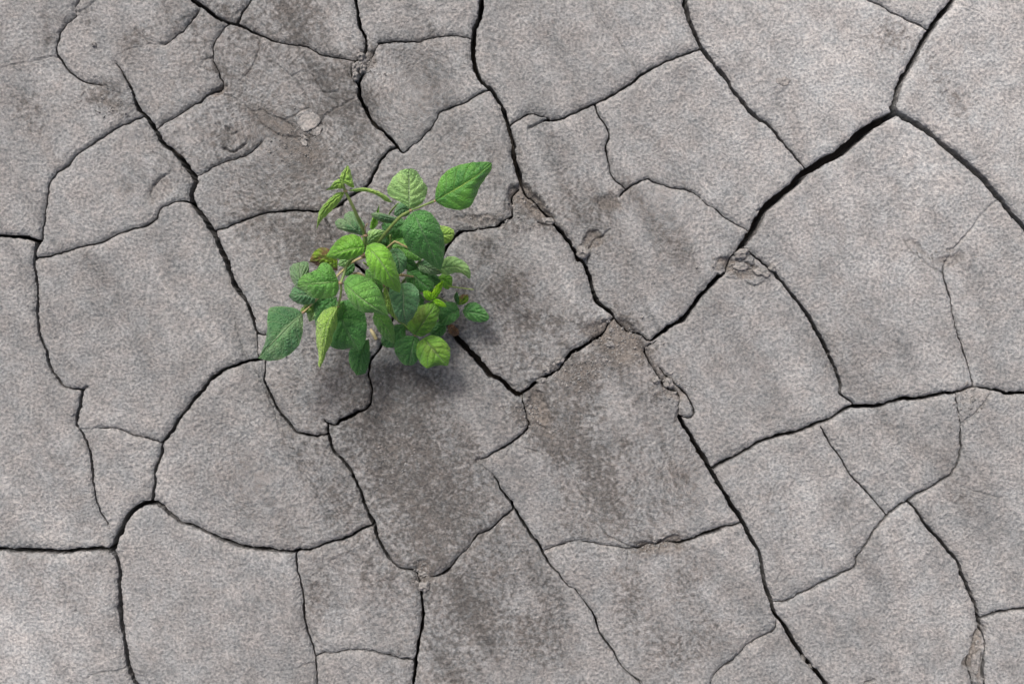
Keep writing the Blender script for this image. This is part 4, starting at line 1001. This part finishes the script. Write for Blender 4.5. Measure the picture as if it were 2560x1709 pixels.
leaf('deep', [(860, 900), (870, 950), (895, 1010)], [(900, 920), (915, 980)], [(840, 940), (860, 990)], (.085, .09, .08))
leaf('pale', [(735, 690), (665, 735), (605, 765)], [(690, 690), (625, 722)], [(720, 730), (650, 775)], (.140, .146, .14))
leaf('deep', [(720, 760), (680, 800), (640, 830)], [(690, 740), (645, 780)], [(720, 800), (680, 835)], (.105, .11, .105))
leaf('silver', [(1060, 860), (1120, 880), (1180, 930)], [(1100, 840), (1160, 870)], [(1080, 900), (1130, 925)], (.070, .074, .07))
leaf('lime', [(652, 270), (570, 330), (500, 420), (463, 523)], [(600, 275), (530, 335), (485, 390), (470, 450)], [(635, 310), (600, 360), (540, 420), (490, 470)], (.234, .240, .236, .222), (.002, -.006))
leaf('lime', [(670, 262), (780, 256), (880, 285), (975, 340)], [(730, 245), (800, 241), (880, 264), (945, 305)], [(730, 267), (800, 268), (870, 292), (935, 335)], (.235, .242, .240, .228), (-.002, -.008), nvein=8)
leaf('lime', [(640, 206), (655, 160), (670, 85)], [(622, 185), (625, 150), (650, 118)], [(714, 243), (706, 185), (690, 120)], (.244, .247, .246), (.002, -.005), nvein=4)
leaf('lime', [(640, 207), (590, 215), (522, 256)], [(615, 182), (580, 200), (555, 235)], [(650, 245), (600, 249), (550, 257)], (.244, .247, .244), (.000, -.004), nvein=4)

for (mt, mid, lf, rt, zz) in [
 ('deep', [(1000, 690), (1060, 740), (1150, 780)], [(1060, 690), (1120, 730)], [(1020, 760), (1090, 800)], .085),
 ('mid', [(880, 770), (920, 830), (930, 900)], [(920, 780), (945, 850)], [(865, 830), (895, 890)], .09),
 ('deep', [(1090, 930), (1150, 990), (1180, 1070)], [(1150, 940), (1190, 1000)], [(1090, 1000), (1130, 1070)], .06),
 ('blue', [(1160, 1100), (1120, 1160), (1060, 1200)], [(1110, 1100), (1060, 1150)], [(1160, 1160), (1110, 1210)], .05),
 ('mid', [(860, 1000), (900, 1060), (930, 1130)], [(900, 1000), (940, 1070)], [(850, 1060), (890, 1120)], .09),
 ('deep', [(720, 860), (760, 930), (830, 960)], [(770, 860), (820, 910)], [(720, 930), (780, 980)], .10),
 ('deep', [(500, 1000), (480, 1060), (450, 1130)], [(470, 1000), (445, 1070)], [(520, 1070), (490, 1130)], .085),
 ('blue', [(930, 560), (870, 600), (830, 650)], [(880, 560), (830, 600)], [(930, 620), (870, 660)], .10),
 ('mid', [(1000, 470), (960, 530), (950, 600)], [(950, 480), (920, 550)], [(1020, 530), (990, 590)], .085),
 ('deep', [(1180, 860), (1240, 850), (1300, 870)], [(1210, 815), (1270, 825)], [(1210, 900), (1270, 905)], .07),
 ('lime', [(880, 1090), (905, 1130), (915, 1180)], [(900, 1090), (925, 1140)], [(875, 1120), (895, 1170)], .08),
 ('deep', [(900, 1180), (950, 1220), (960, 1290)], [(950, 1170), (990, 1230)], [(900, 1230), (930, 1290)], .045),
 ('mid', [(650, 1010), (610, 1060), (600, 1130)], [(610, 1010), (580, 1070)], [(650, 1060), (630, 1120)], .12)]:
    leaf(mt, mid, lf, rt, (zz, zz + .006, zz), (-.002, -.004))

# dry scraps ---------------------------------------------------------
o = leaf('brown', [(1350, 1170), (1385, 1210), (1425, 1235)], [(1385, 1165), (1425, 1205)], [(1355, 1215), (1385, 1245)], (.004, .012, .006), (.006, -.004), wave=3, name='dead_leaf', parent=None)
tag(o, 'crumpled brown dead leaf lying in the wide crack at the lower right of the plant', 'dead leaf')
o = tube('dry_husk', STRAW, [(828, 1195, .012), (845, 1225, .012), (868, 1266, .010)], [.0012, .0019, .0016], parent=None)
tag(o, 'small straw coloured dry husk lying on the mud under the plant', 'husk')

# ------------------------------------------------------------------ clods, from the photograph
def tc(t, x, y): return (TILE[t][0] + x * TS, TILE[t][1] + y * TS)
CL = [('A', 2090, 395, 11, 13, 0, .012, 'upper of the two left clods wedged in the crack above the plant'),
      ('A', 2090, 448, 9, 12, 10, .012, 'lower clod wedged in the narrow left gap of the crack high above the plant'),
      ('A', 2128, 405, 9, 13, 20, .012, 'right hand clod of the small heap wedged in the crack above the plant'),
      ('A', 2118, 330, 10, 11, 0, .011, 'topmost clod of the small heap wedged in the crack above the plant'),
      ('A', 1800, 700, 31, 28, 20, .0022, 'large flat pale chip on the dark brown stain left of the crack'),
      ('A', 1858, 768, 13, 12, 0, .002, 'small grey chip just below the large flat pale chip'),
      ('A', 1785, 835, 11, 8, 60, .002, 'smallest chip on the dark brown stain below the large pale chip'),
      ('E', 1543, 262, 17, 15, 0, .013, 'rounded clod sitting in the filled fork of cracks right of the plant'),
      ('E', 1332, 950, 9, 8, 0, .008, 'pale round pellet in the debris filled crack below the square plate'),
      ('E', 1408, 892, 13, 8, -25, .009, 'grey crumb near the upper end of the debris in the crack below the square plate'),
      ('E', 1302, 1014, 11, 7, -20, .008, 'flat crumb on the lower lip of the crack below the square plate'),
      ('E', 1192, 1117, 9, 8, 0, .008, 'crumb at the bottom corner where two dark cracks meet below the square plate'),
      ('E', 1695, 660, 6, 6, 0, .006, 'tiny upper crumb in the crumbly junction right of the square plate'),
      ('E', 1712, 715, 6, 7, 0, .006, 'tiny lower crumb in the crumbly junction right of the square plate'),
      ('E', 1702, 797, 12, 8, 10, .006, 'low lump on the brown dirt filled junction right of the square plate'),
      ('E', 1972, 1010, 9, 10, 0, .009, 'clod at the head of the broken crack below the brown filled junction'),
      ('E', 2050, 1028, 11, 15, -40, .010, 'long clod lying inside the broken crack beside the loop shaped flake'),
      ('H', 612, 992, 13, 14, 0, .009, 'rough clod plugging the crack junction at the bottom centre'),
      ('H', 608, 925, 13, 8, 10, .007, 'low clod above the plug at the bottom centre crack junction'),
      ('F', 688, 268, 18, 12, -20, .010, 'pale wedge of clay at the lower end of the widest crack'),
      ('F', 872, 352, 8, 9, 0, .008, 'small crumb beside the curved crack right of the pale wedge'),
      ('F', 812, 378, 20, 10, 15, .007, 'flat broken flake right below the pale wedge of clay'),
      ('F', 690, 340, 18, 12, 0, .006, 'grey flake in the crumbled corner below the pale wedge'),
      ('I', 1075, 1440, 8, 9, 0, .009, 'upper pebble of clay stuck in the crack at the bottom right edge'),
      ('I', 1112, 1492, 9, 8, 0, .009, 'lower pebble of clay stuck in the crack at the bottom right edge'),
      ('I', 2072, 1440, 12, 26, 4, .008, 'long narrow clod in the sunken crack at the bottom right corner'),
      ('B', 1335, 1295, 20, 9, 5, .008, 'flat clod on the corner right of the dirt filled pit'),
      ('B', 745, 640, 12, 10, 0, .007, 'raised flake beside the thin crack above the large top leaves'),
      ('A', 553, 262, 6, 7, 0, .006, 'lone small crumb on the rounded plate at the top left'),
      ('C', 935, 480, 17, 11, 0, .0022, 'raised chip over a small dark hole on the pale plate at the upper right')]
for k, (t, x, y, rx, ry, rot, hz, lb) in enumerate(CL):
    px, py = tc(t, x, y)
    clod(px, py, rx, ry, rot, hz, lb, seed=k, flat=(rx > 25), sink=.4)

# loose grit scattered in the filled junctions (nobody could count it)
def grit():
    r = np.random.default_rng(55)
    base = np.array([(1, 0, 0), (-1, 0, 0), (0, 1, 0), (0, -1, 0), (0, 0, 1), (0, 0, -1)], float)
    tri = [(0, 2, 4), (2, 1, 4), (1, 3, 4), (3, 0, 4), (2, 0, 5), (1, 2, 5), (3, 1, 5), (0, 3, 5)]
    V = []; Fc = []
    spots = [(1415, 785, 75, 45, 260), (1330, 860, 60, 30, 120), (1290, 850, 50, 40, 60), (1220, 945, 34, 34, 130), (1540, 890, 40, 30, 110), (1200, 470, 40, 24, 60), (1690, 615, 55, 16, 120), (965, 1315, 26, 30, 90),
             (1500, 1250, 55, 14, 90), (840, 145, 30, 26, 90), (2245, 1500, 18, 60, 60), (680, 330, 60, 50, 130), (250, 230, 50, 30, 50), (1350, 570, 30, 20, 50), (2150, 590, 70, 20, 70), (850, 700, 160, 150, 160),
             (900, 1060, 60, 60, 60), (2215, 920, 36, 26, 60), (1170, 505, 90, 20, 90)]
    for (cx, cy, rx, ry, n) in spots:
        for _ in range(n):
            px = (cx + r.normal() * rx * .6) * T; py = (cy + r.normal() * ry * .6) * T
            s = abs(r.normal()) * 0.0008 + 0.0005
            p = np.array(G(px, py)); p[2] = ground_z(px, py) + s * .2
            a = r.uniform(0, 6.28); ca, sa = math.cos(a), math.sin(a)
            B = base * (s * r.uniform(.7, 1.3, (1, 3))) * r.uniform(.75, 1.25, (6, 1))
            B = np.stack([B[:, 0] * ca - B[:, 1] * sa, B[:, 0] * sa + B[:, 1] * ca, B[:, 2]], 1) + p
            k = len(V); V.extend(B.tolist()); Fc.extend([(k + a_, k + b_, k + c_) for a_, b_, c_ in tri])
    me = bpy.data.meshes.new('grit'); me.from_pydata(V, [], Fc)
    a = me.attributes.new('stain', 'FLOAT', 'POINT'); a.data.foreach_set('value', [0.1] * len(V))
    a = me.attributes.new('pale', 'FLOAT', 'POINT'); a.data.foreach_set('value', [0.98] * len(V))
    me.materials.append(CLOD)
    o = bpy.data.objects.new('grit', me)
    tag(link(o), 'fine crumbs of dry clay scattered over the dirt filled cracks', 'grit', kind='stuff')
grit()
